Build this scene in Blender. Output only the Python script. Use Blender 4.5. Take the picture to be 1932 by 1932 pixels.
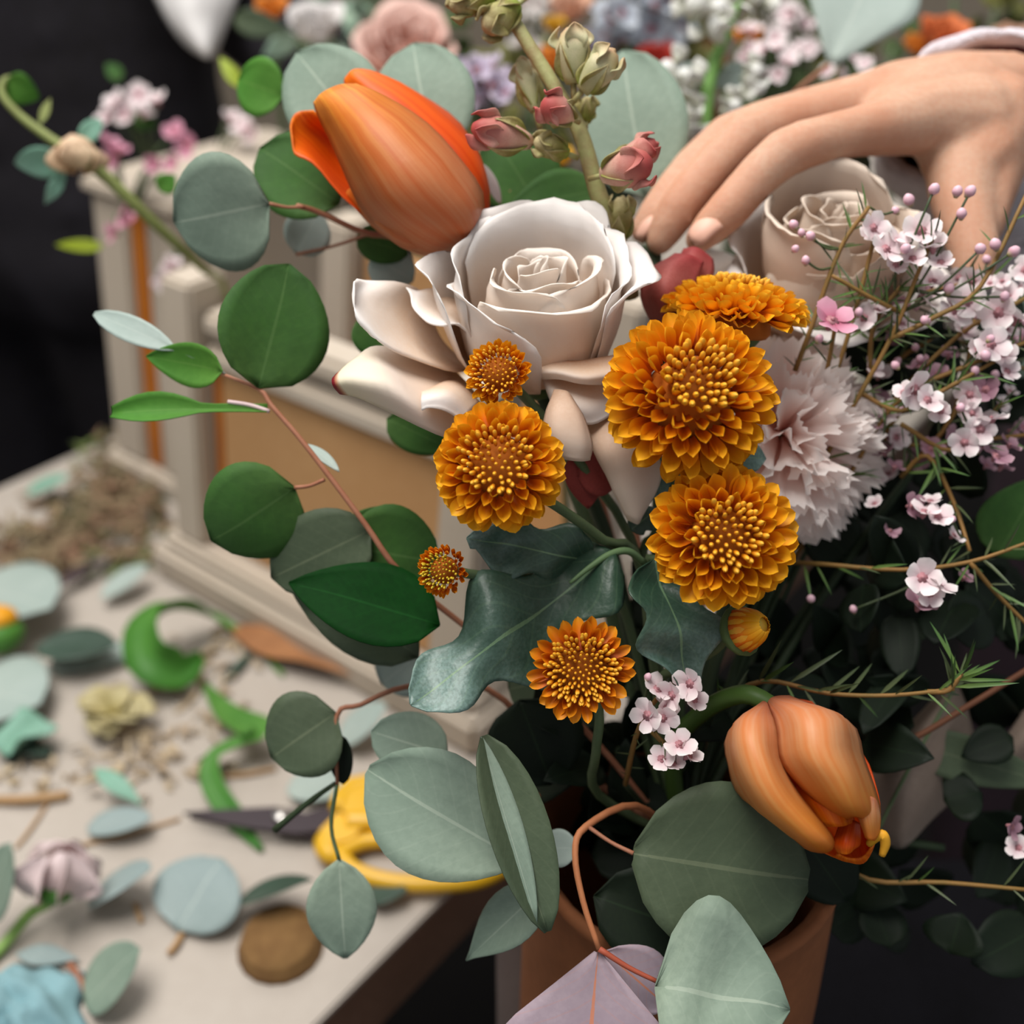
import bpy, bmesh, math, random
from mathutils import Vector as V, Matrix, noise as mnoise
for o in list(bpy.data.objects): bpy.data.objects.remove(o)
random.seed(7)
SC = bpy.context.scene
COL = SC.collection
# ------------------------------------------------------------------ camera
FPX = 2100.0; CX = CY = 966.0
PITCH = math.radians(33); CAM = V((0, 0, 1.30)); ZT = 0.76
cp, sp = math.cos(PITCH), math.sin(PITCH)
RGT = V((1, 0, 0)); FWD = V((0, cp, -sp)); UPV = V((0, sp, cp))
cd = bpy.data.cameras.new('camera'); cam = bpy.data.objects.new('camera', cd); COL.objects.link(cam)
cam.location = CAM; cam.rotation_euler = (math.pi/2 - PITCH, 0, 0)
cd.sensor_width = 36; cd.lens = 36*FPX/1932; cd.clip_start = 0.02
cd.dof.use_dof = True; cd.dof.focus_distance = 0.375; cd.dof.aperture_fstop = 5.0
SC.camera = cam
# ------------------------------------------------------------------ world, lamps, exposure
w = bpy.data.worlds.new('room_ambient'); SC.world = w; w.use_nodes = True
w.node_tree.nodes['Background'].inputs[0].default_value = (0.93, 0.96, 1.0, 1)
w.node_tree.nodes['Background'].inputs[1].default_value = 0.47
def area(name, loc, target, sx, sy, energy, col):
    l = bpy.data.lights.new(name, 'AREA'); l.shape = 'RECTANGLE'; l.size = sx; l.size_y = sy
    l.energy = energy; l.color = col
    o = bpy.data.objects.new(name, l); COL.objects.link(o); o.location = loc
    o.rotation_euler = (V(target) - V(loc)).to_track_quat('-Z', 'Y').to_euler()
    return o
area('ceiling_lamp', (-0.45, 0.45, 2.75), (0.0, 0.5, 1.0), 1.4, 0.9, 60, (1.0, 0.965, 0.92))
area('ceiling_lamp.001', (-0.6, 2.3, 2.75), (-0.2, 1.2, 0.8), 1.5, 0.9, 20, (1.0, 0.965, 0.92))
vs = SC.view_settings
vs.view_transform = 'Standard'; vs.look = 'None'; vs.gamma = 1; vs.use_curve_mapping = False
vs.exposure = -0.16
# ------------------------------------------------------------------ pixel helpers (pixel + distance -> metres)
def P(x, y, d): return CAM + d*(FWD + (x-CX)/FPX*RGT + (CY-y)/FPX*UPV)
def T(x, y, h=0.0):
    r = FWD + (x-CX)/FPX*RGT + (CY-y)/FPX*UPV
    return CAM + r*((ZT+h-CAM.z)/r.z)
def S(px, d): return px*d/FPX
def D(x, y, z): return (x*RGT + y*UPV - z*FWD).normalized()     # right, up, towards the lens
def lin(h):
    h = h.lstrip('#'); o = []
    for i in (0, 2, 4):
        c = int(h[i:i+2], 16)/255
        o.append(c/12.92 if c <= .04045 else ((c+.055)/1.055)**2.4)
    return (*o, 1)
# ------------------------------------------------------------------ materials
MATS = {}
def mat(name, stops, rough=.6, trans=0.0, spec=.3, nz=0.0, nscale=40, ncol=None, bump=0.0, bscale=200,
        vein=None, veinstr=.5, rnd=0.0, stripes=0.0, sheen=0.0, axis='v', metal=0.0, glass=0.0):
    """stops: '#hex' or [(pos,'#hex'),..] along UV v (base to tip) or u"""
    if name in MATS: return MATS[name]
    m = bpy.data.materials.new(name); m.use_nodes = True; nt = m.node_tree; N = nt.nodes; L = nt.links
    b = N['Principled BSDF']; out = N['Material Output']
    b.inputs['Roughness'].default_value = rough; b.inputs['Specular IOR Level'].default_value = spec
    b.inputs['Metallic'].default_value = metal; b.inputs['Transmission Weight'].default_value = glass
    if sheen: b.inputs['Sheen Weight'].default_value = sheen
    uv = N.new('ShaderNodeUVMap'); sx = N.new('ShaderNodeSeparateXYZ'); L.new(uv.outputs[0], sx.inputs[0])
    tc = N.new('ShaderNodeTexCoord')
    def mix(fac, a, bb, mode='MIX'):
        n = N.new('ShaderNodeMix'); n.data_type = 'RGBA'; n.blend_type = mode
        for s, val in ((n.inputs[0], fac), (n.inputs[6], a), (n.inputs[7], bb)):
            if hasattr(val, 'node'): L.new(val, s)
            else: s.default_value = val
        return n.outputs[2]
    def math_(op, a, bb=0.0):
        n = N.new('ShaderNodeMath'); n.operation = op
        for s, val in ((n.inputs[0], a), (n.inputs[1], bb)):
            if hasattr(val, 'node'): L.new(val, s)
            else: s.default_value = val
        return n.outputs[0]
    if isinstance(stops, str):
        rgb = N.new('ShaderNodeRGB'); rgb.outputs[0].default_value = lin(stops); col = rgb.outputs[0]
    else:
        cr = N.new('ShaderNodeValToRGB'); e = cr.color_ramp.elements
        while len(e) < len(stops): e.new(0.5)
        for k, (p, h) in enumerate(stops): e[k].position = p; e[k].color = lin(h)
        L.new(sx.outputs[1 if axis == 'v' else 0], cr.inputs[0]); col = cr.outputs[0]
    if stripes:
        n = N.new('ShaderNodeTexNoise'); mp = N.new('ShaderNodeMapping'); L.new(uv.outputs[0], mp.inputs[0])
        mp.inputs['Scale'].default_value = (16, 1.3, 1); L.new(mp.outputs[0], n.inputs[0]); n.inputs['Scale'].default_value = 1.0
        f = N.new('ShaderNodeValToRGB'); f.color_ramp.elements[0].position = .35; f.color_ramp.elements[1].position = .65
        L.new(n.outputs[0], f.inputs[0])
        col = mix(math_('MULTIPLY', f.outputs[0], stripes), col, lin(ncol))
    if nz:
        n = N.new('ShaderNodeTexNoise'); n.inputs['Scale'].default_value = nscale; n.inputs['Detail'].default_value = 4
        L.new(tc.outputs['Object'], n.inputs[0])
        f = N.new('ShaderNodeValToRGB'); f.color_ramp.elements[0].position = .38; f.color_ramp.elements[1].position = .66
        L.new(n.outputs[0], f.inputs[0])
        col = mix(math_('MULTIPLY', f.outputs[0], nz), col, lin(ncol or '#303020'))
        n2 = N.new('ShaderNodeTexNoise'); n2.inputs['Scale'].default_value = nscale*14; n2.inputs['Detail'].default_value = 2
        L.new(tc.outputs['Object'], n2.inputs[0]); f2 = N.new('ShaderNodeValToRGB'); f2.color_ramp.elements[0].position = .42; f2.color_ramp.elements[1].position = .6
        L.new(n2.outputs[0], f2.inputs[0]); col = mix(math_('MULTIPLY', f2.outputs[0], nz*.45), col, lin(ncol or '#303020'))
    if vein:
        d = math_('ABSOLUTE', math_('SUBTRACT', sx.outputs[0], .5))
        mid = math_('LESS_THAN', d, .014)
        t = math_('SUBTRACT', sx.outputs[1], math_('MULTIPLY', d, .55))
        sv = math_('GREATER_THAN', math_('SINE', math_('MULTIPLY', t, 52.0)), .93)
        col = mix(math_('MULTIPLY', sv, veinstr*.14), col, lin(vein))
        col = mix(math_('MULTIPLY', mid, veinstr), col, lin(vein))
    if rnd:
        oi = N.new('ShaderNodeObjectInfo'); hs = N.new('ShaderNodeHueSaturation')
        L.new(math_('ADD', math_('MULTIPLY', oi.outputs['Random'], rnd), 1-rnd*.6), hs.inputs['Value'])
        L.new(col, hs.inputs['Color']); col = hs.outputs[0]
    L.new(col, b.inputs['Base Color'])
    if bump:
        n = N.new('ShaderNodeTexNoise'); n.inputs['Scale'].default_value = bscale; n.inputs['Detail'].default_value = 3
        L.new(tc.outputs['Object'], n.inputs[0]); bp = N.new('ShaderNodeBump'); bp.inputs['Strength'].default_value = bump
        bp.inputs['Distance'].default_value = .002
        L.new(n.outputs[0], bp.inputs['Height']); L.new(bp.outputs[0], b.inputs['Normal'])
    if trans:
        tr = N.new('ShaderNodeBsdfTranslucent'); L.new(col, tr.inputs[0]); ms = N.new('ShaderNodeMixShader')
        ms.inputs[0].default_value = trans; L.new(b.outputs[0], ms.inputs[1]); L.new(tr.outputs[0], ms.inputs[2])
        L.new(ms.outputs[0], out.inputs[0])
    MATS[name] = m; return m
# ------------------------------------------------------------------ object helpers
ORG = {}
def tag(o, label, cat, group=None, kind=None):
    o['label'] = label; o['category'] = cat
    if group: o['group'] = group
    if kind: o['kind'] = kind
    return o
def thing(name, label, cat, loc, group=None):
    o = bpy.data.objects.new(name, None); COL.objects.link(o); o.location = loc; o.empty_display_size = .01
    ORG[o.name] = V(loc); return tag(o, label, cat, group)
def meshdata(name, verts, faces, m, uvs=None, smooth=True):
    me = bpy.data.meshes.new(name); me.from_pydata([tuple(v) for v in verts], [], faces)
    if uvs:
        ul = me.uv_layers.new(name='UVMap')
        for l in me.loops: ul.data[l.index].uv = uvs[l.vertex_index]
    if smooth: me.polygons.foreach_set('use_smooth', [True]*len(me.polygons))
    me.materials.append(m); me.update(); return me
def link(name, me, parent=None, loc=None):
    o = bpy.data.objects.new(name, me); COL.objects.link(o)
    if parent: o.parent = parent
    if loc is not None: o.location = loc
    return o
def mk(name, verts, faces, m, parent=None, uvs=None, smooth=True, thick=0.0):
    """world-space verts -> object; children share the origin of their thing"""
    verts = [V(v) for v in verts]
    if parent: org = ORG[parent.name]
    else:
        zs = min(v.z for v in verts); c = sum(verts, V())/len(verts); org = V((c.x, c.y, zs))
    me = meshdata(name, [v-org for v in verts], faces, m, uvs, smooth)
    o = link(name, me, parent, None if parent else org)
    ORG[o.name] = org
    if thick:
        md = o.modifiers.new('thickness', 'SOLIDIFY'); md.thickness = thick; md.offset = 0
    return o
def inst(name, me, M, parent):
    o = bpy.data.objects.new(name, me); COL.objects.link(o); o.parent = parent
    o.matrix_basis = Matrix.Translation(-ORG[parent.name]) @ M
    ORG[o.name] = ORG[parent.name]
    return o
def frame(origin, y, zhint, sx=1, sy=1, sz=1):
    y = y.normalized(); z = zhint - y*zhint.dot(y)
    if z.length < 1e-5: z = y.orthogonal()
    z.normalize(); x = y.cross(z)
    M = Matrix((x*sx, y*sy, z*sz)).transposed().to_4x4(); M.translation = origin; return M
def cr(pts, t):
    """Catmull-Rom through pts, t in 0..1"""
    n = len(pts)-1; f = min(max(t, 0), 1)*n; i = min(int(f), n-1); f -= i
    a, b = pts[i], pts[i+1]; p0 = pts[i-1] if i > 0 else a*2-b; p3 = pts[i+2] if i+2 <= n else b*2-a
    return .5*((2*a) + (b-p0)*f + (2*p0-5*a+4*b-p3)*f*f + (3*a-p0-3*b+p3)*f**3)
def gridfaces(nu, nv):
    return [(j*nu+i, j*nu+i+1, (j+1)*nu+i+1, (j+1)*nu+i) for j in range(nv-1) for i in range(nu-1)]
def patch_geo(rows, nu=13, nv=13, d0=None, wob=0, seed=0):
    """rows base->tip of (px,py,depth) control points, bicubic surface"""
    R = [[P(x, y, (d if d0 is None else d0+d/100.0)) for (x, y, d) in r] for r in rows]
    vs_, uvs = [], []
    for j in range(nv):
        v = j/(nv-1)
        for i in range(nu):
            u = i/(nu-1)
            p = cr([cr(r, u) for r in R], v)
            if wob: p = p + wob*V((mnoise.noise(p*90+V((seed, 0, 0))), mnoise.noise(p*90+V((0, seed+9, 0))), mnoise.noise(p*90+V((5, 0, seed)))))
            vs_.append(p); uvs.append((u, v))
    return vs_, gridfaces(nu, nv), uvs
def patch(name, rows, m, parent=None, nu=13, nv=13, d0=None, thick=.0005, wob=0, seed=0):
    a, b, c = patch_geo(rows, nu, nv, d0, wob, seed)
    return mk(name, a, b, m, parent, c, thick=thick)
def tube_geo(pts, radii, n=7, sub=4, flat=1.0):
    pts = [V(p) for p in pts]
    if not hasattr(radii, '__len__'): radii = [radii]*len(pts)
    k = (len(pts)-1)*sub+1 if len(pts) > 2 else 2
    cs = [cr(pts, i/(k-1)) for i in range(k)]
    rs = []
    for i in range(k):
        f = i/(k-1)*(len(radii)-1); a = min(int(f), len(radii)-2) if len(radii) > 1 else 0
        rs.append(radii[a] + (radii[min(a+1, len(radii)-1)]-radii[a])*(f-a))
    vs_, uvs, faces = [], [], []
    nrm = (cs[1]-cs[0]).orthogonal().normalized()
    for i in range(k):
        t = (cs[min(i+1, k-1)]-cs[max(i-1, 0)]).normalized()
        nrm = (nrm - t*nrm.dot(t)).normalized(); bn = t.cross(nrm)
        for a in range(n):
            an = 2*math.pi*a/n
            vs_.append(cs[i] + rs[i]*(math.cos(an)*nrm + flat*math.sin(an)*bn)); uvs.append((a/n, i/(k-1)))
    for i in range(k-1):
        for a in range(n):
            b2 = (a+1) % n; faces.append((i*n+a, i*n+b2, (i+1)*n+b2, (i+1)*n+a))
    faces.append(tuple(range(n-1, -1, -1))); faces.append(tuple((k-1)*n+a for a in range(n)))
    return vs_, faces, uvs
def tube(name, pts, radii, m, parent=None, n=7, sub=4, flat=1.0):
    a, b, c = tube_geo(pts, radii, n, sub, flat); return mk(name, a, b, m, parent, c)
def ell_geo(c, ax, r, L, n=8, k=6, prof=None):
    """lathe along ax: from c, length L, radius r*prof(t)"""
    ax = ax.normalized(); a = ax.orthogonal().normalized(); b = ax.cross(a); vs_, uvs, faces = [], [], []
    prof = prof or (lambda t: math.sin(math.pi*t)**.6)
    for j in range(k+1):
        t = j/k; rr = r*max(prof(t), .02)
        for i in range(n):
            an = 2*math.pi*i/n; vs_.append(c + ax*(L*t) + rr*(math.cos(an)*a + math.sin(an)*b)); uvs.append((i/n, t))
    for j in range(k):
        for i in range(n): faces.append((j*n+i, j*n+(i+1) % n, (j+1)*n+(i+1) % n, (j+1)*n+i))
    faces.append(tuple(range(n-1, -1, -1))); faces.append(tuple(k*n+i for i in range(n)))
    return vs_, faces, uvs
def ell(name, c, ax, r, L, m, parent=None, n=8, k=6, prof=None):
    a, b, d = ell_geo(c, ax, r, L, n, k, prof); return mk(name, a, b, m, parent, d)
def join(*geos):
    vs_, fs, uvs = [], [], []
    for a, b, c in geos:
        o = len(vs_); vs_ += list(a); fs += [tuple(i+o for i in f) for f in b]; uvs += list(c)
    return vs_, fs, uvs
def box_geo(o, ex, ey, ez, bev=0.0):
    """box from corner o along the three edge vectors, with a small chamfer"""
    bm = bmesh.new(); co = [o+ex*i+ey*j+ez*k for k in (0, 1) for j in (0, 1) for i in (0, 1)]
    vv = [bm.verts.new(c) for c in co]
    for f in ((0, 2, 3, 1), (4, 5, 7, 6), (0, 1, 5, 4), (2, 6, 7, 3), (0, 4, 6, 2), (1, 3, 7, 5)): bm.faces.new([vv[i] for i in f])
    bmesh.ops.recalc_face_normals(bm, faces=bm.faces)
    if bev: bmesh.ops.bevel(bm, geom=list(bm.edges), offset=bev, segments=2, affect='EDGES')
    bm.verts.index_update(); a = [v.co.copy() for v in bm.verts]; b = [tuple(v.index for v in f.verts) for f in bm.faces]; bm.free()
    return a, b, [(v.x*3 % 1, v.z*3 % 1) for v in a]
def box(name, o, ex, ey, ez, m, parent=None, bev=.002):
    a, b, c = box_geo(V(o), V(ex), V(ey), V(ez), bev); return mk(name, a, b, m, parent, c, smooth=False)
# ------------------------------------------------------------------ leaves
PROF = {
 'round': lambda t: max(math.sin(math.pi*t**.86), 0)**.56,
 'ovate': lambda t: max(math.sin(math.pi*t**.72), 0)**.8,
 'oval': lambda t: max(math.sin(math.pi*t), 0)**.7,
 'obov': lambda t: max(math.sin(math.pi*t**1.35), 0)**.7,
 'lance': lambda t: max(math.sin(math.pi*t**.8), 0)**1.15,
 'needle': lambda t: max(math.sin(math.pi*t**.6), 0)**.5,
}
def leaf_geo(base, tip, w, prof='round', roll=0, cup=.15, bend=.1, fold=0, wave=0, nu=9, nv=13, zh=None, seed=0):
    ax = tip-base; L = ax.length
    zh = zh if zh is not None else (CAM-(base+tip)/2).normalized()
    M = frame(base, ax, Matrix.Rotation(math.radians(roll), 3, ax) @ zh)
    pf = PROF[prof] if isinstance(prof, str) else prof; vs_, uvs = [], []
    for j in range(nv):
        t = j/(nv-1); h = max(pf(t), .02)*w/2
        for i in range(nu):
            u = 2*i/(nu-1)-1; x = u*h
            z = cup*abs(u)**2*h + fold*abs(x) - bend*L*(4*(t-.5)**2-1)*.5 + wave*math.sin(9*t+seed+2*u)*h*.3
            z += .03*w*mnoise.noise(V((u*1.3+seed*3.1, t*2.2, seed)))
            vs_.append(M @ V((x, t*L, z))); uvs.append((i/(nu-1), t))
    return vs_, gridfaces(nu, nv), uvs
def pleaf(name, spec, m, parent=None, thick=.0004, **kw):
    """spec: base px,py,depth, tip px,py,depth, width px"""
    bx, by, bd, tx, ty, td, w = spec
    a, b, c = leaf_geo(P(bx, by, bd), P(tx, ty, td), S(w, (bd+td)/2), **kw)
    return mk(name, a, b, m, parent, c, thick=thick)
# ------------------------------------------------------------------ organic bodies: many spheres fused by a voxel remesh
_ico = None
def blob(name, chains, voxel, m, parent=None, smooth=4, dens=.35, extra=None):
    global _ico
    if _ico is None:
        bm = bmesh.new(); bmesh.ops.create_icosphere(bm, subdivisions=2, radius=1); bm.verts.index_update()
        _ico = ([v.co.copy() for v in bm.verts], [tuple(v.index for v in f.verts) for f in bm.faces]); bm.free()
    vs_, fs = [], []
    for ch in chains:
        for k in range(max(1, len(ch)-1)):
            a, ra = ch[k]; b, rb = ch[min(k+1, len(ch)-1)]
            n = max(2, int((b-a).length/(min(ra, rb)*dens))+1)
            for i in range(n):
                f = i/(n-1); c = a.lerp(b, f); r = ra+(rb-ra)*f; o = len(vs_)
                vs_ += [c+v*r for v in _ico[0]]; fs += [tuple(q+o for q in t) for t in _ico[1]]
    org = ORG[parent.name] if parent else min(vs_, key=lambda v: v.z).copy()
    me = bpy.data.meshes.new('tmp'); me.from_pydata([tuple(v-org) for v in vs_], [], fs)
    t = bpy.data.objects.new('tmp', me); COL.objects.link(t)
    md = t.modifiers.new('r', 'REMESH'); md.mode = 'VOXEL'; md.voxel_size = voxel
    ms = t.modifiers.new('s', 'SMOOTH'); ms.iterations = smooth; ms.factor = .5
    dg = bpy.context.evaluated_depsgraph_get(); ev = t.evaluated_get(dg)
    out = bpy.data.meshes.new_from_object(ev); out.name = name
    bpy.data.objects.remove(t); bpy.data.meshes.remove(me)
    out.materials.clear(); out.materials.append(m)
    out.polygons.foreach_set('use_smooth', [True]*len(out.polygons)); out.update()
    o = link(name, out, parent, None if parent else org); ORG[o.name] = org; return o
# ================================================================== materials
woodtop = mat('pale_birch', '#aea59b', rough=.6, nz=.4, nscale=9, ncol='#a2988d', bump=.05, bscale=60)
woodedge = mat('brown_edge', '#7d5f4d', rough=.7, nz=.5, nscale=14, ncol='#5f4536', bump=.1)
cream = mat('cream_paint', '#b9ad9e', rough=.6, nz=.3, nscale=12, ncol='#ada08e')
tanp = mat('tan_panel', '#b98f62', rough=.65, nz=.4, nscale=8, ncol='#a97c4e')
orangep = mat('orange_stain_reflection', '#b4691f', rough=.6, nz=.4, nscale=20, ncol='#8f4a16')  # stain of the crate slat, and painted reflection beside the lantern post
black = mat('black_cloth', '#121113', rough=.9, nz=.5, nscale=14, ncol='#1c1b20', spec=.1, bump=.15, bscale=500)
blackwear = mat('black_clothing', '#1a181a', rough=.85, nz=.6, nscale=6, ncol='#26242a', spec=.15, bump=.3, bscale=14)
navy = mat('navy_cloth', '#161f2e', rough=.9)
floorm = mat('dark_floor', '#191615', rough=.8, nz=.5, nscale=3, ncol='#120f0e')
wallm = mat('beige_wall', '#a89a88', rough=.9, nz=.3, nscale=2, ncol='#9c8d7b')
skin = mat('skin', '#c09a82', rough=.6, spec=.2, nz=.6, nscale=34, ncol='#b47c60', bump=.12, bscale=420)
skin.node_tree.nodes['Principled BSDF'].inputs['Subsurface Weight'].default_value = .25
skin.node_tree.nodes['Principled BSDF'].inputs['Subsurface Radius'].default_value = (.010, .0035, .0018)
skin.node_tree.nodes['Principled BSDF'].inputs['Subsurface Scale'].default_value = .5
nailm = mat('nail', '#d8a893', rough=.45, spec=.35)
hairm = mat('dark_hair', '#241a15', rough=.6, bump=.6, bscale=120)
whitec = mat('white_cloth', '#dcdad8', rough=.9, nz=.3, nscale=25, ncol='#cfcaca')
fuzz = mat('white_knit', '#d6ced4', rough=1, nz=.5, nscale=160, ncol='#c2b8be', bump=1, bscale=500)
maroon = mat('maroon_lining', '#5a2a2a', rough=.9)
plum = mat('plum_cloth', '#3a2c34', rough=.9, nz=.4, nscale=30, ncol='#2c2128')
terra = mat('terracotta', '#8e5836', rough=.85, nz=.6, nscale=14, ncol='#74462a', bump=.2, bscale=90)
taupe = mat('taupe_paint', '#8f8078', rough=.8, nz=.4, nscale=20, ncol='#7b6d66')
# ================================================================== room
def struct(name, o, ex, ey, ez, m):
    b = box(name, o, ex, ey, ez, m, None, 0); b['kind'] = 'structure'; return b
struct('floor', (-3, -1.5, -.05), (6, 0, 0), (0, 6, 0), (0, 0, .05), floorm)
struct('wall_back', (-3, 4.5, 0), (6, 0, 0), (0, .1, 0), (0, 0, 2.9), wallm)
struct('wall_left', (-3.1, -1.5, 0), (.1, 0, 0), (0, 6.1, 0), (0, 0, 2.9), wallm)
# ================================================================== work table
E2 = V((.616, .788, 0)); E1 = V((.788, -.616, 0)); UZ = V((0, 0, 1))
def TP(s, n, z): return E2*s - E1*n + UZ*z           # s along the table, n across (near edge .2906, far edge .91)
tb = thing('work_table', 'pale birch work table with a brown edge, littered with cuttings', 'table', TP(1.0, .6, 0))
box('table_top', TP(-.25, .2906, ZT-.006), E2*2.6, -E1*.62, UZ*.006, woodtop, tb, .0015)
box('apron', TP(-.25, .293, ZT-.062), E2*2.6, -E1*.022, UZ*.056, woodedge, tb)
box('apron', TP(-.25, .886, ZT-.062), E2*2.6, -E1*.022, UZ*.056, woodedge, tb)
box('apron', TP(-.248, .316, ZT-.062), E2*.022, -E1*.569, UZ*.056, woodedge, tb)
box('apron', TP(2.325, .316, ZT-.062), E2*.022, -E1*.569, UZ*.056, woodedge, tb)
for s in (-.2, 2.25):
    for n in (.33, .82): box('leg', TP(s, n, 0), E2*.05, -E1*.05, UZ*(ZT-.0625), woodedge, tb, .003)
# ================================================================== stand under the bouquet and terracotta vase
VC = P(1268, 1740, .475); vx, vy = VC.x, VC.y
ub_ = None
st = thing('plant_stand', 'black cloth-covered stand beneath the terracotta vase', 'stand', (vx+.1, vy-.04, 0))
a = box_geo(V((vx-.075, vy-.2, .669)), V((.42, 0, 0)), V((0, .40, 0)), V((0, 0, .03)), .006); mk('stand_top', a[0], a[1], black, st, a[2], smooth=False)
for dx in (-.06, .31):
    for dy in (-.185, .12): box('leg', (vx+dx, vy+dy, 0), (.03, 0, 0), (0, .03, 0), (0, 0, .67), black, st)
def lathe(name, c, prof, m, parent, n=40, thick=0, sx=1, sy=1):
    vs_, uvs, f = [], [], []
    for k, (r, z) in enumerate(prof):
        for i in range(n):
            an = 2*math.pi*i/n; vs_.append(c+V((r*math.cos(an)*sx, r*math.sin(an)*sy, z))); uvs.append((i/n, k/(len(prof)-1)))
    for k in range(len(prof)-1):
        for i in range(n): f.append((k*n+i, k*n+(i+1) % n, (k+1)*n+(i+1) % n, (k+1)*n+i))
    return mk(name, vs_, f, m, parent, uvs, thick=thick)
VZ = .70
va = thing('vase', 'terracotta vase holding the mixed bouquet, half hidden by eucalyptus leaves', 'vase', (vx, vy, VZ))
lathe('body', V((vx, vy, VZ)), [(.001, .004), (.058, .003), (.060, 0), (.062, .002), (.064, .06), (.065, .12), (.064, .18), (.062, .235), (.0615, .245), (.063, .25), (.060, .252), (.056, .248), (.057, .2), (.057, .05), (.001, .02)], terra, va)
VM = V((vx, vy, VZ+.245))                            # mouth of the vase
ub_ = P(968, 1900, .55); box('upright', (ub_.x-.008, ub_.y-.004, .699), (.017, 0, 0), (0, .012, 0), (0, 0, .17), taupe, st)
# ================================================================== wooden boxes on the table
EZ = V((.10, .02, 1))
c0 = T(292, 1083)
A = thing('wooden_lantern', 'cream wooden lantern frame with a square corner post and tan panel', 'lantern', c0)
box('plinth', c0+UZ*.0005, E1*.34, E2*.22, UZ*.028, cream, A, .004)
box('step', c0+UZ*.028+E1*.008+E2*.008, E1*.324, E2*.204, UZ*.012, cream, A, .004)
for e, f in ((.018, .015), (.285, .015), (.018, .17), (.285, .17)):
    box('corner_post', c0+E1*e+E2*f+UZ*.04, E1*.034, E2*.034, EZ*.215, cream, A, .003)
def face(name, e0, e1_, z0, z1, f, th, m, bev=.002):
    return box(name, c0+E1*e0+E2*f+EZ*z0, E1*(e1_-e0), E2*th, EZ*(z1-z0), m, A, bev)
face('orange_reflection', .0525, .064, .041, .193, .026, .012, orangep)  # orange strip stands in for light reflected onto the post's side
face('panel', .0645, .2845, .041, .193, .024, .012, tanp)
face('rail', .0525, .2845, .1935, .210, .018, .03, cream, .004)
face('upper_panel', .0525, .2845, .2105, .2185, .026, .012, cream)
face('top_rail', .0525, .2845, .219, .235, .018, .03, cream, .004)
face('back_panel', .0525, .2845, .041, .235, .18, .012, tanp)
c1 = T(222, 880)
B = thing('wooden_crate', 'tall cream wooden crate with a stained brown slat behind the corner post', 'crate', c1)
def bface(name, e0, e1_, f0, f1, z0, z1, m):
    return box(name, c1+E1*e0+E2*f0+EZ*z0, E1*(e1_-e0), E2*(f1-f0), EZ*(z1-z0), m, B, .003)
bface('base', -.008, .12, -.008, .2, .0005, .018, cream)
bface('front_board', 0, .045, 0, .014, .019, .262, cream)
bface('brown_slat', .0455, .07, .003, .014, .019, .262, orangep)
bface('front_board', .0705, .112, 0, .014, .019, .262, cream)
bface('side_board', 0, .014, .0145, .19, .019, .262, cream)
bface('side_board', .098, .112, .0145, .19, .019, .262, cream)
bface('back_board', .0145, .0975, .176, .19, .019, .262, cream)
bface('lid', -.006, .118, -.006, .196, .2625, .274, cream)
# ================================================================== person behind the table (black clothes), arm reaching right
pc = V((-.56, 1.30, 0))
p1 = thing('person', 'person in black clothes standing behind the table, one arm reaching right', 'person', pc)
def q(x, y, z): return V((pc.x+x, pc.y+y, z))
blob('clothing', [
  [(q(-.02, 0, .88), .155), (q(0, 0, 1.0), .150), (q(0, .01, 1.15), .15), (q(0, .02, 1.32), .15), (q(0, .03, 1.42), .10)],
  [(q(.10, -.03, .86), .15), (q(.11, -.03, 1.0), .135), (q(.11, -.02, 1.2), .13), (q(.10, 0, 1.35), .115)],
  [(q(-.10, .02, .86), .15), (q(-.11, .02, 1.0), .135), (q(-.11, .02, 1.2), .13), (q(-.10, .02, 1.35), .115)],
  [(q(.10, -.02, .86), .135), (q(.11, -.03, .48), .095), (q(.11, -.02, .08), .07)],
  [(q(-.10, .02, .86), .135), (q(-.11, .03, .48), .095), (q(-.11, .03, .08), .07)],
  [(q(.10, 0, 1.40), .085), (q(.22, -.03, 1.36), .075), (q(.29, -.06, 1.16), .066), (q(.30, -.08, 1.12), .066), (q(.36, -.16, 1.09), .056), (q(.42, -.24, 1.07), .05)],
  [(q(-.12, .02, 1.40), .085), (q(-.24, .02, 1.35), .07), (q(-.30, -.05, 1.1), .06), (q(-.22, -.2, 1.0), .05)],
 ], .014, blackwear, p1, 5)
for s in (-1, 1):
    blob('shoe', [[(q(.11*s, .04, .045), .042), (q(.115*s, -.10, .04), .038), (q(.12*s, -.16, .034), .032)]], .008, black, p1)
hd = q(0, .0, 1.60)
blob('head', [[(q(0, .02, 1.44), .052), (q(0, .015, 1.52), .05)],
  [(hd, .085), (hd+V((0, .015, .03)), .09)], [(hd+V((0, -.02, -.05)), .062), (hd+V((0, -.035, -.085)), .04)],
  [(hd+V((0, -.085, -.005)), .012), (hd+V((0, -.103, -.03)), .014)], [(hd+V((-.02, -.085, -.062)), .01), (hd+V((.02, -.085, -.062)), .01)],
  [(hd+V((.088, .01, -.005)), .018), (hd+V((.088, .012, -.03)), .012)], [(hd+V((-.088, .01, -.005)), .018), (hd+V((-.088, .012, -.03)), .012)]], .006, skin, p1, 5)
for s in (-1, 1): ell('eye', hd+V((.032*s, -.072, .012)), V((0, -1, 0)), .011, .014, hairm, p1)
blob('hair', [[(hd+V((0, .03, .05)), .092), (hd+V((0, .05, -.02)), .085)], [(hd+V((0, -.03, .075)), .055), (hd+V((0, .02, .085)), .06)]], .008, hairm, p1)
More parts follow.
